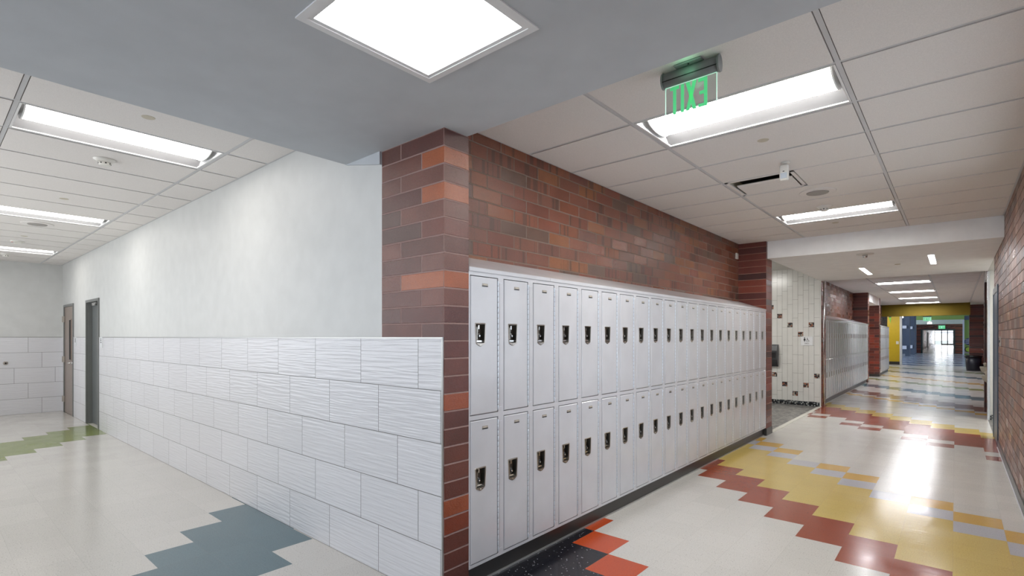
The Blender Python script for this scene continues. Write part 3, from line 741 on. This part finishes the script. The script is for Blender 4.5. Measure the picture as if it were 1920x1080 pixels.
m = MB(); m.box(-0.140, 0.140, -0.003, 0.003, -0.268, -0.09, M_ACRYL); m.build('panel', ex)
m = MB()
for x0, x1, z0, z1 in ((-0.1412, -0.139, -0.268, -0.095), (0.139, 0.1412, -0.258, -0.095), (-0.14, 0.14, -0.0945, -0.093)): m.box(x0, x1, -0.003, 0.003, z0, z1, M_EDGE)
m.box(-0.14, 0.14, -0.003, 0.003, -0.2695, -0.268, M_EXITBODY); m.build('lit_edge', ex)
LZ0, LZ1 = -0.253, -0.100; lw = 0.018
def letters():
    m = MB(); y0, y1 = -0.0042, -0.0032
    def bx(x0, x1, z0, z1): m.box(x0, x1, y0, y1, z0, z1, M_EXITG)
    # seen from the corridor: T I X E reversed
    bx(-0.112, -0.062, LZ1-lw, LZ1); bx(-0.096, -0.078, LZ0, LZ1-lw)
    bx(-0.052, -0.034, LZ0, LZ1)
    def bar(xa, xb):
        m.prism([(xa-0.0105, LZ1), (xa+0.0105, LZ1), (xb+0.0105, LZ0), (xb-0.0105, LZ0)], 'y', y0, y1, M_EXITG)
    bar(-0.014, 0.024); bar(0.024, -0.014)
    bx(0.074, 0.092, LZ0, LZ1); bx(0.044, 0.074, LZ1-lw, LZ1); bx(0.044, 0.074, LZ0, LZ0+lw); bx(0.050, 0.074, (LZ0+LZ1)/2-lw/2, (LZ0+LZ1)/2+lw/2)
    return m
letters().build('lettering', ex)
gl = bpy.data.lights.new('exit_glow', 'POINT'); gl.energy = 0.10; gl.color = (0.25, 1.0, 0.5); gl.shadow_soft_size = 0.04
go = bpy.data.objects.new('exit_glow', gl); COL.objects.link(go); go.parent = ex; go.location = (0, -0.09, -0.06)
def far_exit(x, y, z, h, lab, rod=0.0, pm=None, lm=None):
    e = empty('exit_sign', lab, 'exit sign', (x, y, z)); s = h/0.2
    m = MB(); m.box(-0.17*s, 0.17*s, -0.02, 0.02, -0.05*s, 0, M_EXITBODY); 
    if rod: m.box(-0.01, 0.01, -0.01, 0.01, 0, rod, M_EXITBODY)
    else: m.box(-0.1*s, 0.1*s, 0.02, 0.06, -0.2*s, 0, M_EXITBODY)
    m.build('housing', e)
    m = MB(); m.box(-0.16*s, 0.16*s, -0.003, 0.003, -0.25*s, -0.05*s, pm); m.build('panel', e)
    m = MB(); y0, y1 = -0.006, -0.0035; z0, z1 = -0.23*s, -0.07*s; lw2 = 0.02*s
    def bx(a, b, c, d): m.box(a*s, b*s, y0, y1, c, d, lm)
    bx(-0.13, -0.11, z0, z1); bx(-0.11, -0.075, z1-lw2, z1); bx(-0.11, -0.075, z0, z0+lw2); bx(-0.11, -0.08, (z0+z1)/2-lw2/2, (z0+z1)/2+lw2/2)
    for a, b in ((-0.05, 0.0), (0.0, -0.05)): m.prism([((a-0.011)*s, z1), ((a+0.011)*s, z1), ((b+0.011)*s, z0), ((b-0.011)*s, z0)], 'y', y0, y1, lm)
    bx(0.025, 0.045, z0, z1); bx(0.065, 0.13, z1-lw2, z1); bx(0.088, 0.108, z0, z1-lw2); m.build('lettering', e)
far_exit(-1.08, 33.0, 2.56, 0.2, 'lit EXIT sign hanging just beyond the yellow bulkhead', 0.49, M_EDGE, M_EXITG)
far_exit(-0.96, 60.94, 2.62, 0.3, 'green EXIT sign above the brick portal leading to the far corridor', 0.0, M_EXITG, M_EDGE)

# ------------------------------------------------------------------ LOCKERS
PIT = 0.3035
def latch_mb():
    m = MB(); yc = 0.095
    # outer plate outline (y, z) tapering to a point at the foot
    out = [(-0.048, 0.068), (-0.044, 0.072), (0.044, 0.072), (0.048, 0.068), (0.041, -0.052), (0.034, -0.060), (0.006, -0.073), (-0.006, -0.073), (-0.034, -0.060), (-0.041, -0.052)]
    inn = [(-0.040, 0.062), (-0.038, 0.064), (0.038, 0.064), (0.040, 0.062), (0.034, -0.048), (0.031, -0.051), (0.006, -0.053), (-0.006, -0.053), (-0.031, -0.051), (-0.034, -0.048)]
    back = [(a*0.86, b*0.9) for a, b in inn]
    R = lambda P, x: [(x, yc+a, b) for a, b in P]
    m.loft([R(out, 0.0035), R([(a*0.97, b*0.97) for a, b in out], 0.0075), R(inn, 0.0065)], M_LRIM, caps=False, smooth=False)
    m.loft([R(inn, 0.0065), R(back, -0.026)], M_POCKET, caps=False, smooth=False)
    m.face(list(reversed(R(back, -0.026))), M_POCKET)
    # finger pull, hasp and combination dial
    m.box(-0.024, -0.010, yc-0.004, yc+0.006, 0.034, 0.058, M_CHROME)
    m.box(-0.024, 0.002, yc-0.030, yc-0.022, -0.03, 0.045, M_POCKET)
    m.lathe([(0.021, -0.020), (0.021, -0.006), (0.017, -0.002), (0.009, 0.006)], (0, yc-0.010, -0.008), M_BLACK, 18, 'x')
    m.lathe([(0.006, 0.0), (0.005, 0.004)], (0.005, yc-0.010, -0.008), M_CHROME, 8, 'x')
    m.lathe([(0.0045, 0.005), (0.003, 0.009)], (0.0, yc, -0.0625), M_CHROME, 8, 'x')
    m.box(-0.024, -0.006, yc-0.028, yc+0.028, -0.046, -0.036, M_CHROME)
    return m
def plate_mb():
    m = MB(); m.prism([(0.112, 0.010), (0.160, 0.010), (0.163, -0.009), (0.109, -0.009)], 'x', 0.003, 0.0055, M_NICKEL)
    m.box(0.004, 0.0064, 0.111, 0.161, -0.0095, -0.0035, M_BLACK)
    m.box(0.0055, 0.0062, 0.122, 0.150, 0.0, 0.005, M_BEIGE); return m
def hinge_mb(h):
    m = MB(); n = int(h/0.034); st = h/n
    for k in range(n):
        z0 = k*st
        m.lathe([(0.0038, 0), (0.0046, 0.002), (0.0046, st-0.006), (0.0038, st-0.004)], (0.0035, 0.2565, z0), M_HINGE, 6)
    return m
def door_mb(h, hz):     # door from z 0 to h, latch hole centred at hz
    m = MB(); y0, y1 = 0.0125, 0.252; c = 0.005; xf = 0.004; xb = 0.0005
    def q(a, b, cc, d, mm=M_LOCK): m.face([a, b, cc, d], mm)
    O = [(xb, y0, 0), (xb, y1, 0), (xb, y1, h), (xb, y0, h)]; I = [(xf, y0+c, c), (xf, y1-c, c), (xf, y1-c, h-c), (xf, y0+c, h-c)]
    K = [(-0.016, a, b) for _, a, b in O]
    for i in range(4):
        j = (i+1) % 4; q(O[i], O[j], I[j], I[i]); q(K[i], K[j], O[j], O[i])
    a0, a1, b0, b1 = 0.055, 0.135, hz-0.053, hz+0.064
    Y0, Y1, Z0, Z1 = y0+c, y1-c, c, h-c
    q((xf, Y0, Z0), (xf, Y1, Z0), (xf, Y1, b0), (xf, Y0, b0)); q((xf, Y0, b1), (xf, Y1, b1), (xf, Y1, Z1), (xf, Y0, Z1))
    q((xf, Y0, b0), (xf, a0, b0), (xf, a0, b1), (xf, Y0, b1)); q((xf, a1, b0), (xf, Y1, b0), (xf, Y1, b1), (xf, a1, b1))
    return m
LZ = [(0.1485, 1.0125), (1.0495, 1.8925)]
def make_locker():
    r = empty('locker', 'x', 'locker')
    m = MB()
    m.box(-0.405, -0.03, 0.001, PIT-0.001, 0.125, 1.922, M_LOCKD)
    m.box(-0.405, 0, 0.0, 0.009, 0.125, 1.922, M_LOCK); m.box(-0.405, 0, 0.2615, PIT, 0.125, 1.922, M_LOCK)
    for z0, z1 in ((0.125, 0.1445), (1.0175, 1.0455), (1.8975, 1.922)): m.box(-0.405, 0.0, 0.009, 0.2615, z0, z1, M_LOCK)
    # welded post joints between frames
    for z in (0.172, 0.985, 1.076, 1.868): m.box(-0.001, 0.0006, 0.268, PIT-0.004, z, z+0.0012, M_HINGE)
    m.box(-0.001, 0.0015, 0.2745, 0.2760, 0.175, 0.985, M_LOCK); m.box(-0.001, 0.0015, 0.2745, 0.2760, 1.078, 1.868, M_LOCK)
    m.build('body', r)
    for z0, z1 in LZ:
        hz = 0.505 if z0 < 1 else 0.488
        d = door_mb(z1-z0, hz).build('door', r, (0, 0, z0))
        latch_mb().build('latch', d, (0, 0, hz))
        plate_mb().build('number_plate', d, (0, 0, z1-z0-0.049))
        hinge_mb(z1-z0-0.02).build('hinge', d, (0, 0, 0.01))
    return r
lproto = make_locker(); lfirst = True
ORD = ['first','second','third','fourth','fifth','sixth','seventh','eighth','ninth','tenth','eleventh','twelfth','thirteenth','fourteenth','fifteenth','sixteenth','seventeenth','eighteenth','nineteenth','twentieth','twenty-first','twenty-second','twenty-third','twenty-fourth','twenty-fifth']
def locker_row(y0, n, text, group, base_lab, hood_labs, joints):
    global lfirst
    for k in range(n):
        o = lproto if lfirst else copytree(lproto); lfirst = False
        o.location = (-2.21, y0+PIT*k, 0); o['label'] = text % ORD[k]; o['group'] = group
    ye = y0+PIT*n
    b = MB(); b.box(-2.60, -2.245, y0+0.002, ye, 0.0, 0.125, M_BASE); b.box(-2.245, -2.238, y0+0.002, ye, 0.0, 0.012, M_TRIM)
    tag(b.build('plinth'), base_lab, 'plinth')
    js = [y0]+joints+[ye]
    for a, c, lab in zip(js[:-1], js[1:], hood_labs):
        m = MB(); m.prism([(-2.205, 1.922), (-2.205, 1.944), (-2.212, 1.949), (-2.618, 2.085), (-2.618, 1.922)], 'y', a+0.0012, c-0.0012, M_LOCK)
        tag(m.build('locker_hood'), lab, 'locker top', 'sloped hoods on the lockers')
Y1 = 2.164
locker_row(Y1, 21, 'grey two-tier metal locker, %s from the near brick column in the closest row', 'lockers in the closest row',
           'long dark toe base under the closest row of lockers',
           ['sloped grey top over the nearest lockers beside the brick column', 'sloped grey top over the middle of the closest locker row', 'sloped grey top at the far end of the closest locker row'], [2.977, 6.718])
locker_row(13.36, 24, 'grey two-tier metal locker, %s past the steel corner guard in the second row', 'lockers in the second row',
           'dark toe base under the second row of lockers past the washroom', ['sloped grey top along the second row of lockers'], [])
locker_row(24.44, 11, 'grey two-tier metal locker, %s past the brick side corridor in the third row', 'lockers in the third row',
           'dark toe base under the third and furthest row of lockers', ['sloped grey top along the third row of lockers by the yellow wall'], [])

# ------------------------------------------------------------------ DOORS
def leftdoor(num, x0, x1, recess, leaf, leafmat, hinges):
    f = MB(); t = 0.045; yo = YT-0.012
    for a, b in ((x0, x0+t), (x1-t, x1)): f.box(a, b, yo, 2.14, 0, 2.165, M_GREYFRAME)
    f.box(x0+t, x1-t, yo, 2.14, 2.12, 2.165, M_GREYFRAME)
    f.box(x0+t, x0+t+0.015, YT+recess-0.05 if recess > 0.06 else YT+0.03, 2.12, 0, 2.12, M_GREYFRAME)
    o = struct(f, 'door_%d' % num); 
    l = MB(); l.box(x0+t+0.002, x1-t-0.002, YT+recess, YT+recess+0.044, 0.008, 2.117, leafmat); lf = l.build('door_leaf', o)
    return o, lf
d1, l1 = leftdoor(1, -13.71, -12.75, 0.004, None, M_TAUPE, True)
for z in (1.88, 1.07, 0.27):
    m = MB(); m.box(-13.73, -13.62, YT-0.018, YT-0.002, z-0.06, z+0.06, M_NICKEL); m.lathe([(0.009, -0.06), (0.009, 0.06)], (-13.735, YT-0.02, z), M_NICKEL, 8); m.build('hinge', d1)
m = MB(); m.box(-13.16, -12.98, YT-0.004, YT+0.003, 1.06, 1.87, M_TAUPE); m.box(-13.14, -13.0, YT-0.006, YT-0.003, 1.08, 1.85, M_DK); m.build('vision_panel', l1)
m = MB(); m.lathe([(0.028, 0), (0.026, -0.012)], (-12.85, YT+0.002, 1.02), M_CHROME, 14, 'y'); m.tube([(-12.85, YT-0.01, 1.02), (-12.85, YT-0.05, 1.02), (-12.98, YT-0.055, 1.02)], 0.009, M_CHROME, 8); m.build('lever_handle', l1)
d2, l2 = leftdoor(2, -11.63, -10.65, 0.075, None, M_GREYDOOR, False)
m = MB(); m.box(-11.3, -11.0, YT+0.02, YT+0.075, 2.06, 2.11, M_CHROME); m.tube([(-11.05, YT+0.03, 2.07), (-10.85, YT-0.02, 2.075), (-10.9, YT+0.05, 2.11)], 0.012, M_CHROME, 8); m.build('door_closer', l2)
# right door, recessed in the brick wall close to its end
f = MB()
f.box(0.432, 0.60, 9.74, 9.80, 0, 2.25, M_BLUEDOOR); f.box(0.432, 0.60, 10.74, 10.80, 0, 2.25, M_BLUEDOOR); f.box(0.432, 0.60, 9.80, 10.74, 2.16, 2.25, M_GREYFRAME)
f.box(0.444, 0.447, 9.80, 10.74, 0.0, 2.16, M_BLUEDOOR)
d3 = struct(f, 'door_3')
m = MB(); m.box(0.44, 0.444, 9.82, 10.72, 0.01, 2.14, M_BLUEDOOR); m.build('door_leaf', d3)
m = MB(); m.box(0.93, 0.95, 28.2, 29.8, 0, 2.25, M_GREYFRAME); o4 = struct(m, 'door_4')
m = MB(); m.box(0.92, 0.93, 28.3, 29.7, 0, 2.18, M_TAUPE); lf = m.build('door_leaf', o4)
m = MB(); m.tube([(0.92, 29.5, 1.0), (0.85, 29.5, 1.0), (0.84, 29.35, 1.0)], 0.012, M_CHROME, 8); m.build('lever_handle', lf)

# ------------------------------------------------------------------ SIGNS ON WALLS
for x, lab in ((-12.53, 'small white room sign beside the taupe door with glass strip'), (-10.475, 'small white room sign beside the recessed dark grey door')):
    s = empty('room_sign', lab, 'sign', (x, YT, 1.345), 0, 'room signs in the left corridor')
    m = MB(); m.cbox(-0.085, 0.085, -0.008, 0, 0, 0.175, M_SIGN, 0.002); m.build('plate', s)
    m = MB(); m.lathe([(0.014, 0), (0.012, -0.002)], (0, -0.008, 0.145), M_INK, 12, 'y'); m.box(-0.02, 0.02, -0.0095, -0.008, 0.105, 0.13, M_INK); m.box(-0.045, 0.045, -0.0095, -0.008, 0.08, 0.092, M_INK); m.build('pictogram', s)
s = empty('restroom_sign', 'white square girls restroom sign with woman and wheelchair symbols on tile', 'sign', (-2.49, ALY, 1.33))
m = MB(); m.cbox(-0.118, 0.118, -0.010, -0.0005, 0, 0.20, M_SIGN, 0.003); m.build('plate', s)
m = MB(); y0, y1 = -0.0125, -0.010
m.lathe([(0.011, 0), (0.011, -0.0025)], (-0.042, -0.010, 0.172), M_INK, 14, 'y')
m.prism([(-0.052, 0.158), (-0.032, 0.158), (-0.020, 0.118), (-0.033, 0.110), (-0.051, 0.110), (-0.064, 0.118)], 'y', y0, y1, M_INK)
m.box(-0.051, -0.044, y0, y1, 0.083, 0.112, M_INK); m.box(-0.040, -0.033, y0, y1, 0.083, 0.112, M_INK)
m.build('woman_symbol', s)
m = MB(); m.lathe([(0.008, 0), (0.008, -0.0025)], (0.014, -0.010, 0.160), M_INK, 12, 'y')
m.prism([(0.010, 0.152), (0.019, 0.152), (0.021, 0.128), (0.036, 0.126), (0.052, 0.098), (0.046, 0.095), (0.032, 0.118), (0.012, 0.120)], 'y', y0, y1, M_INK)
ring = []
for k in range(20):
    a = math.radians(100+ 260*k/19.0); ring.append((0.020+0.024*math.cos(a), -0.0112, 0.108+0.024*math.sin(a)))
m.tube(ring, 0.003, M_INK, 6); m.build('wheelchair_symbol', s)
fc = bpy.data.curves.new('lettering', 'FONT'); fc.body = 'GIRLS'; fc.size = 0.034; fc.align_x = 'CENTER'; fc.extrude = 0.0006
fc.materials.append(M_INK); ft = bpy.data.objects.new('text_source', fc); COL.objects.link(ft); bpy.context.view_layer.update()
fm = bpy.data.meshes.new_from_object(ft.evaluated_get(bpy.context.evaluated_depsgraph_get())); bpy.data.objects.remove(ft)
fo = bpy.data.objects.new('lettering', fm); COL.objects.link(fo); fo.parent = s; fo.location = (0, -0.0112, 0.035); fo.rotation_euler = (R90, 0, 0)
# dark dispenser on the alcove wall
s = empty('towel_dispenser', 'dark grey rounded wall dispenser in the washroom alcove behind the brick pier', 'dispenser', (-3.19, ALY, 0.85))
m = MB(); m.prism([(0, 0), (-0.05, 0.0), (-0.10, 0.06), (-0.15, 0.16), (-0.15, 0.36), (-0.12, 0.47), (-0.05, 0.50), (0, 0.50)], 'x', -0.16, 0.13, M_DISP); m.build('housing', s)
m = MB(); m.box(-0.14, 0.11, -0.16, -0.149, 0.2, 0.32, M_BLACK); m.build('window', s)
# call box / card reader etc.
s = tag(MB().cbox(-0.0, 0.02, -0.045, 0.045, -0.045, 0.045, M_WPL, 0.003).build('wall_sensor', None, (-2.62, 8.45, 2.795)), 'small white box high on the brick wall above the last lockers', 'sensor')
s = empty('light_switch', 'white light switch on the far yellow wall', 'switch', (-2.43, 35.28, 1.12)); m = MB(); m.box(-0.06, 0.06, -0.01, 0, 0, 0.16, M_WPL); m.build('plate', s); m = MB(); m.box(-0.012, 0.012, -0.02, -0.01, 0.06, 0.10, M_WPL); m.build('toggle', s)
s = empty('light_switch', 'narrow grey switch plate on the right brick wall beside the blue door frame', 'switch', (0.446, 9.32, 1.40)); m = MB(); m.box(-0.008, 0, -0.07, 0.07, 0, 0.13, M_NICKEL); m.build('plate', s)
m = MB(); m.box(-0.016, -0.008, -0.012, 0.012, 0.05, 0.08, M_BLACK); m.build('toggle', s)
s = empty('door_stop', 'round metal wall bumper on the tiled end wall of the left corridor', 'door stop', (-13.943, 1.128, 1.012))
m = MB(); m.lathe([(0.035, 0), (0.032, 0.012), (0.018, 0.02)], (0, 0, 0), M_NICKEL, 18, 'x'); m.build('rose', s); m = MB(); m.lathe([(0.016, 0.02), (0.014, 0.04)], (0, 0, 0), M_BLACK, 12, 'x'); m.build('rubber', s)
s = empty('hanging_tag', 'lime green pennant hanging high on the far yellow wall', 'decoration', (-2.76, 35.29, 2.6)); m = MB(); m.prism([(-0.05, 0), (0.05, 0), (0.02, -0.35)], 'y', -0.012, -0.004, plain('lime_fabric', (130, 210, 70), 0.6)); m.build('cloth', s); m = MB(); m.box(-0.06, 0.06, -0.015, -0.0, 0, 0.04, M_BLACK); m.build('clip', s)

# ------------------------------------------------------------------ CEILING DEVICES
def smoke(loc, lab):
    s = empty('smoke_detector', lab, 'smoke detector', loc)
    m = MB(); m.lathe([(0.075, 0), (0.078, -0.008), (0.06, -0.018), (0.052, -0.03)], (0, 0, 0), M_WPL, 28); m.build('base', s)
    m = MB(); m.lathe([(0.045, -0.028), (0.040, -0.052), (0.030, -0.058)], (0, 0, 0), M_WPL, 24)
    for k in range(8):
        a = k*math.pi/4; m.box(0.038*math.cos(a)-0.006, 0.038*math.cos(a)+0.006, 0.038*math.sin(a)-0.006, 0.038*math.sin(a)+0.006, -0.046, -0.036, M_BLACK)
    m.build('chamber', s)
smoke((-5.347, 1.021, 3.0), 'white smoke detector on the left corridor ceiling past the nearest light')
smoke((-12.75, 1.029, 3.0), 'white smoke detector near the end wall of the left corridor')
smoke((-1.12, 6.69, 3.0), 'white smoke detector just in front of the second corridor light')
def cap(loc, lab, r=0.04):
    s = MB(); s.lathe([(r, 0), (r, -0.004), (r*0.9, -0.007)], (0, 0, 0), M_BEIGE, 24); tag(s.build('sprinkler_cover', None, loc), lab, 'sprinkler cover', 'round concealed sprinkler covers')
cap((-4.101, 1.017, 3.0), 'round beige sprinkler cover on the left ceiling beside the nearest light')
cap((-7.199, 1.029, 3.0), 'round sprinkler cover on the left ceiling before the middle light')
cap((-10.3, 1.03, 3.0), 'round sprinkler cover on the left ceiling before the furthest light')
cap((-1.092, 4.144, 3.0), 'round beige sprinkler cover between the exit-sign light and the vent')
cap((-1.177, 7.746, 3.0), 'round sprinkler cover just before the white beam')
cap((-0.734, 10.69, 2.735), 'round beige sprinkler cover in the beam soffit')
s = empty('ceiling_strobe', 'white alarm strobe with red lettering on the left corridor ceiling', 'alarm strobe', (-10.95, 1.02, 3.0))
m = MB(); m.lathe([(0.085, 0), (0.085, -0.012), (0.07, -0.02)], (0, 0, 0), M_WPL, 24); m.build('base', s); m = MB(); m.box(-0.03, 0.03, -0.04, 0.04, -0.045, -0.018, M_WPL); m.build('strobe_lens', s)
m = MB(); m.box(-0.02, 0.02, -0.072, -0.05, -0.0215, -0.0195, plain('red_marking', (190, 70, 60), 0.5)); m.build('red_marking', s)
s = empty('ceiling_strobe', 'alarm strobe with clear dome under the beam soffit beside the left slot light', 'alarm strobe', (-1.003, 9.056, 2.735))
m = MB(); m.lathe([(0.11, 0), (0.11, -0.008), (0.095, -0.014)], (0, 0, 0), M_WPL, 24); m.build('base', s); m = MB(); m.lathe([(0.035, -0.012), (0.03, -0.05), (0.012, -0.06)], (0, 0, 0), M_CHROME, 16); m.build('strobe_lens', s)
for loc, lab in (((-1.062, 5.981, 3.0), 'round flush speaker in the locker corridor ceiling beside the vent'), ((-9.055, 1.03, 3.0), 'round flush speaker in the left corridor ceiling past the middle light')):
    s = empty('ceiling_speaker', lab, 'speaker', loc)
    m = MB(); m.lathe([(0.165, 0), (0.165, -0.006), (0.155, -0.010), (0.13, -0.010)], (0, 0, -0.003), M_ACT, 36); m.build('rim', s)
    m = MB(); m.lathe([(0.10, -0.010), (0.095, -0.017)], (0, 0, -0.003), M_SPEAK, 32); m.build('grille', s)
# slot diffuser
s = empty('air_vent', 'rectangular ceiling air vent with a long dark slot beside the motion sensor', 'air vent', (-1.39, 5.37, 3.0))
m = MB()
x0, x1, y0, y1 = -0.295, 0.295, -0.29, 0.29
m.box(x0, x1, y0, y0+0.03, -0.003, 0.006, M_ACT); m.box(x0, x1, y1-0.03, y1, -0.003, 0.006, M_ACT); m.box(x0, x0+0.03, y0, y1, -0.003, 0.006, M_ACT); m.box(x1-0.03, x1, y0, y1, -0.003, 0.006, M_ACT)
m.build('frame', s)
m = MB(); m.box(x0+0.01, x1-0.01, y0+0.01, y1-0.01, 0.10, 0.11, M_DK)
for a, b, c, d in ((x0+0.01, x0+0.02, y0+0.01, y1-0.01), (x1-0.02, x1-0.01, y0+0.01, y1-0.01), (x0, x1, y0+0.01, y0+0.02), (x0, x1, y1-0.02, y1-0.01)): m.box(a, b, c, d, 0.004, 0.11, M_BEIGE)
m.build('plenum_box', s)
m = MB(); m.prism([(-0.08, 0.012), (-0.05, 0.003), (0.20, 0.001), (0.262, -0.001), (0.262, 0.006), (-0.05, 0.009), (-0.07, 0.020)], 'x', x0+0.05, x1-0.05, M_ACT); m.build('baffle', s)
# blank ceiling panel filling the rest of that bay
struct(B(-1.085, -0.49, 5.07, 5.67, 2.996, 3.01, M_ACT), 'ceiling_infill_panel')
# motion sensor
s = empty('motion_sensor', 'white motion sensor on a swivel bracket hanging below the ceiling vent', 'motion sensor', (-1.09, 4.80, 3.0))
m = MB(); m.lathe([(0.035, 0), (0.035, -0.006), (0.02, -0.01)], (0, 0, -0.004), M_WPL, 18); m.tube([(0, 0, -0.01), (0, 0.0, -0.04), (0, -0.02, -0.055)], 0.014, M_WPL, 10); m.build('bracket', s)
m = MB(); m.cbox(-0.034, 0.034, -0.062, -0.018, -0.165, -0.035, M_WPL, 0.008); m.build('body', s)
m = MB(); m.box(-0.024, 0.024, -0.066, -0.060, -0.15, -0.105, plain('sensor_lens', (196, 206, 216), 0.3)); m.box(-0.006, 0.006, -0.065, -0.061, -0.095, -0.089, M_BLACK); m.build('lens', s)

# ------------------------------------------------------------------ BIN, FOUNTAINS, FAR DECOR
s = empty('trash_bin', 'large dark plastic trash bin against the far right brick pier', 'trash bin', (0.60, 31.05, 0))
m = MB(); m.lathe([(0.23, 0.0), (0.24, 0.01), (0.265, 0.3), (0.28, 0.6), (0.26, 0.6), (0.245, 0.3), (0.22, 0.03)], (0, 0, 0), M_BIN, 32, caps=True); m.build('body', s)
m = MB(); m.lathe([(0.275, 0.59), (0.31, 0.60), (0.315, 0.64), (0.30, 0.69), (0.27, 0.69), (0.27, 0.60)], (0, 0, 0), M_BLACK, 32, caps=False)
m.build('liner', s)
def fountain(y, zr, xl, lab):
    s = empty('drinking_fountain', lab, 'drinking fountain', (0.75, y, 0)); d = 0.75-xl
    m = MB(); rings = []
    for z, k in ((zr-0.14, 0.78), (zr-0.11, 0.92), (zr-0.03, 1.0), (zr, 1.0), (zr, 0.88), (zr-0.04, 0.7)):
        r = []
        for i in range(20):
            a = math.pi*i/19; r.append((-d*k*math.sin(a)**0.7, -0.19*k*math.cos(a), z))
        rings.append(r)
    m.loft(rings, plain('fountain_steel', (172, 166, 152), 0.4, metal=0.25), caps=True, smooth=True); m.build('basin', s)
    m = MB(); m.tube([(-d*0.78, 0.0, zr-0.03), (-d*0.78, 0, zr+0.045), (-d*0.82, 0, zr+0.075)], 0.028, M_BEIGE, 10); m.build('bubbler', s)
    m = MB(); m.box(-0.04, 0, -0.16, 0.16, zr-0.35, zr+0.02, M_NICKEL); m.build('back_plate', s)
fountain(13.62, 0.775, 0.375, 'lower steel drinking fountain in the niche beside the right corner guard')
fountain(14.02, 0.925, 0.365, 'higher steel drinking fountain in the niche, behind the lower one')
s = empty('wall_decal', 'blue and white striped wall decal on the far lime green wall above the bin', 'wall decal', (0.84, 57.985, 0.1))
m = MB(); m.lathe([(0.30, 0), (0.29, -0.02)], (0, 0, 1.02), plain('decal_navy', (40, 52, 96), 0.5), 28, 'y'); m.build('disc', s)
for k in range(4):
    m = MB(); z = 0.82+0.11*k; m.prism([(-0.24, z), (0.22, z+0.08), (0.22, z+0.125), (-0.24, z+0.045)], 'y', -0.035, -0.02, M_WHITEF); m.build('stripe', s)
m = MB(); m.lathe([(0.2, 0), (0.19, -0.02)], (-0.02, 0, 0.36), plain('decal_lime', (186, 206, 70), 0.5), 24, 'y'); m.build('lime_disc', s)
m = MB(); m.lathe([(0.24, 0.0), (0.235, -0.012)], (-0.04, 0.0, 0.36), M_INK, 24, 'y'); m.build('rim', s)
m = MB(); m.box(-0.32, 0.0, -0.012, 0, 0.0, 0.3, M_NICKEL); m.build('grey_block', s)
# glue line of sealant along the left edge of the east baseboard
struct(B(0.428, 0.437, -4.2, 9.74, 0.0, 0.006, M_WHITEF), 'trim_4')
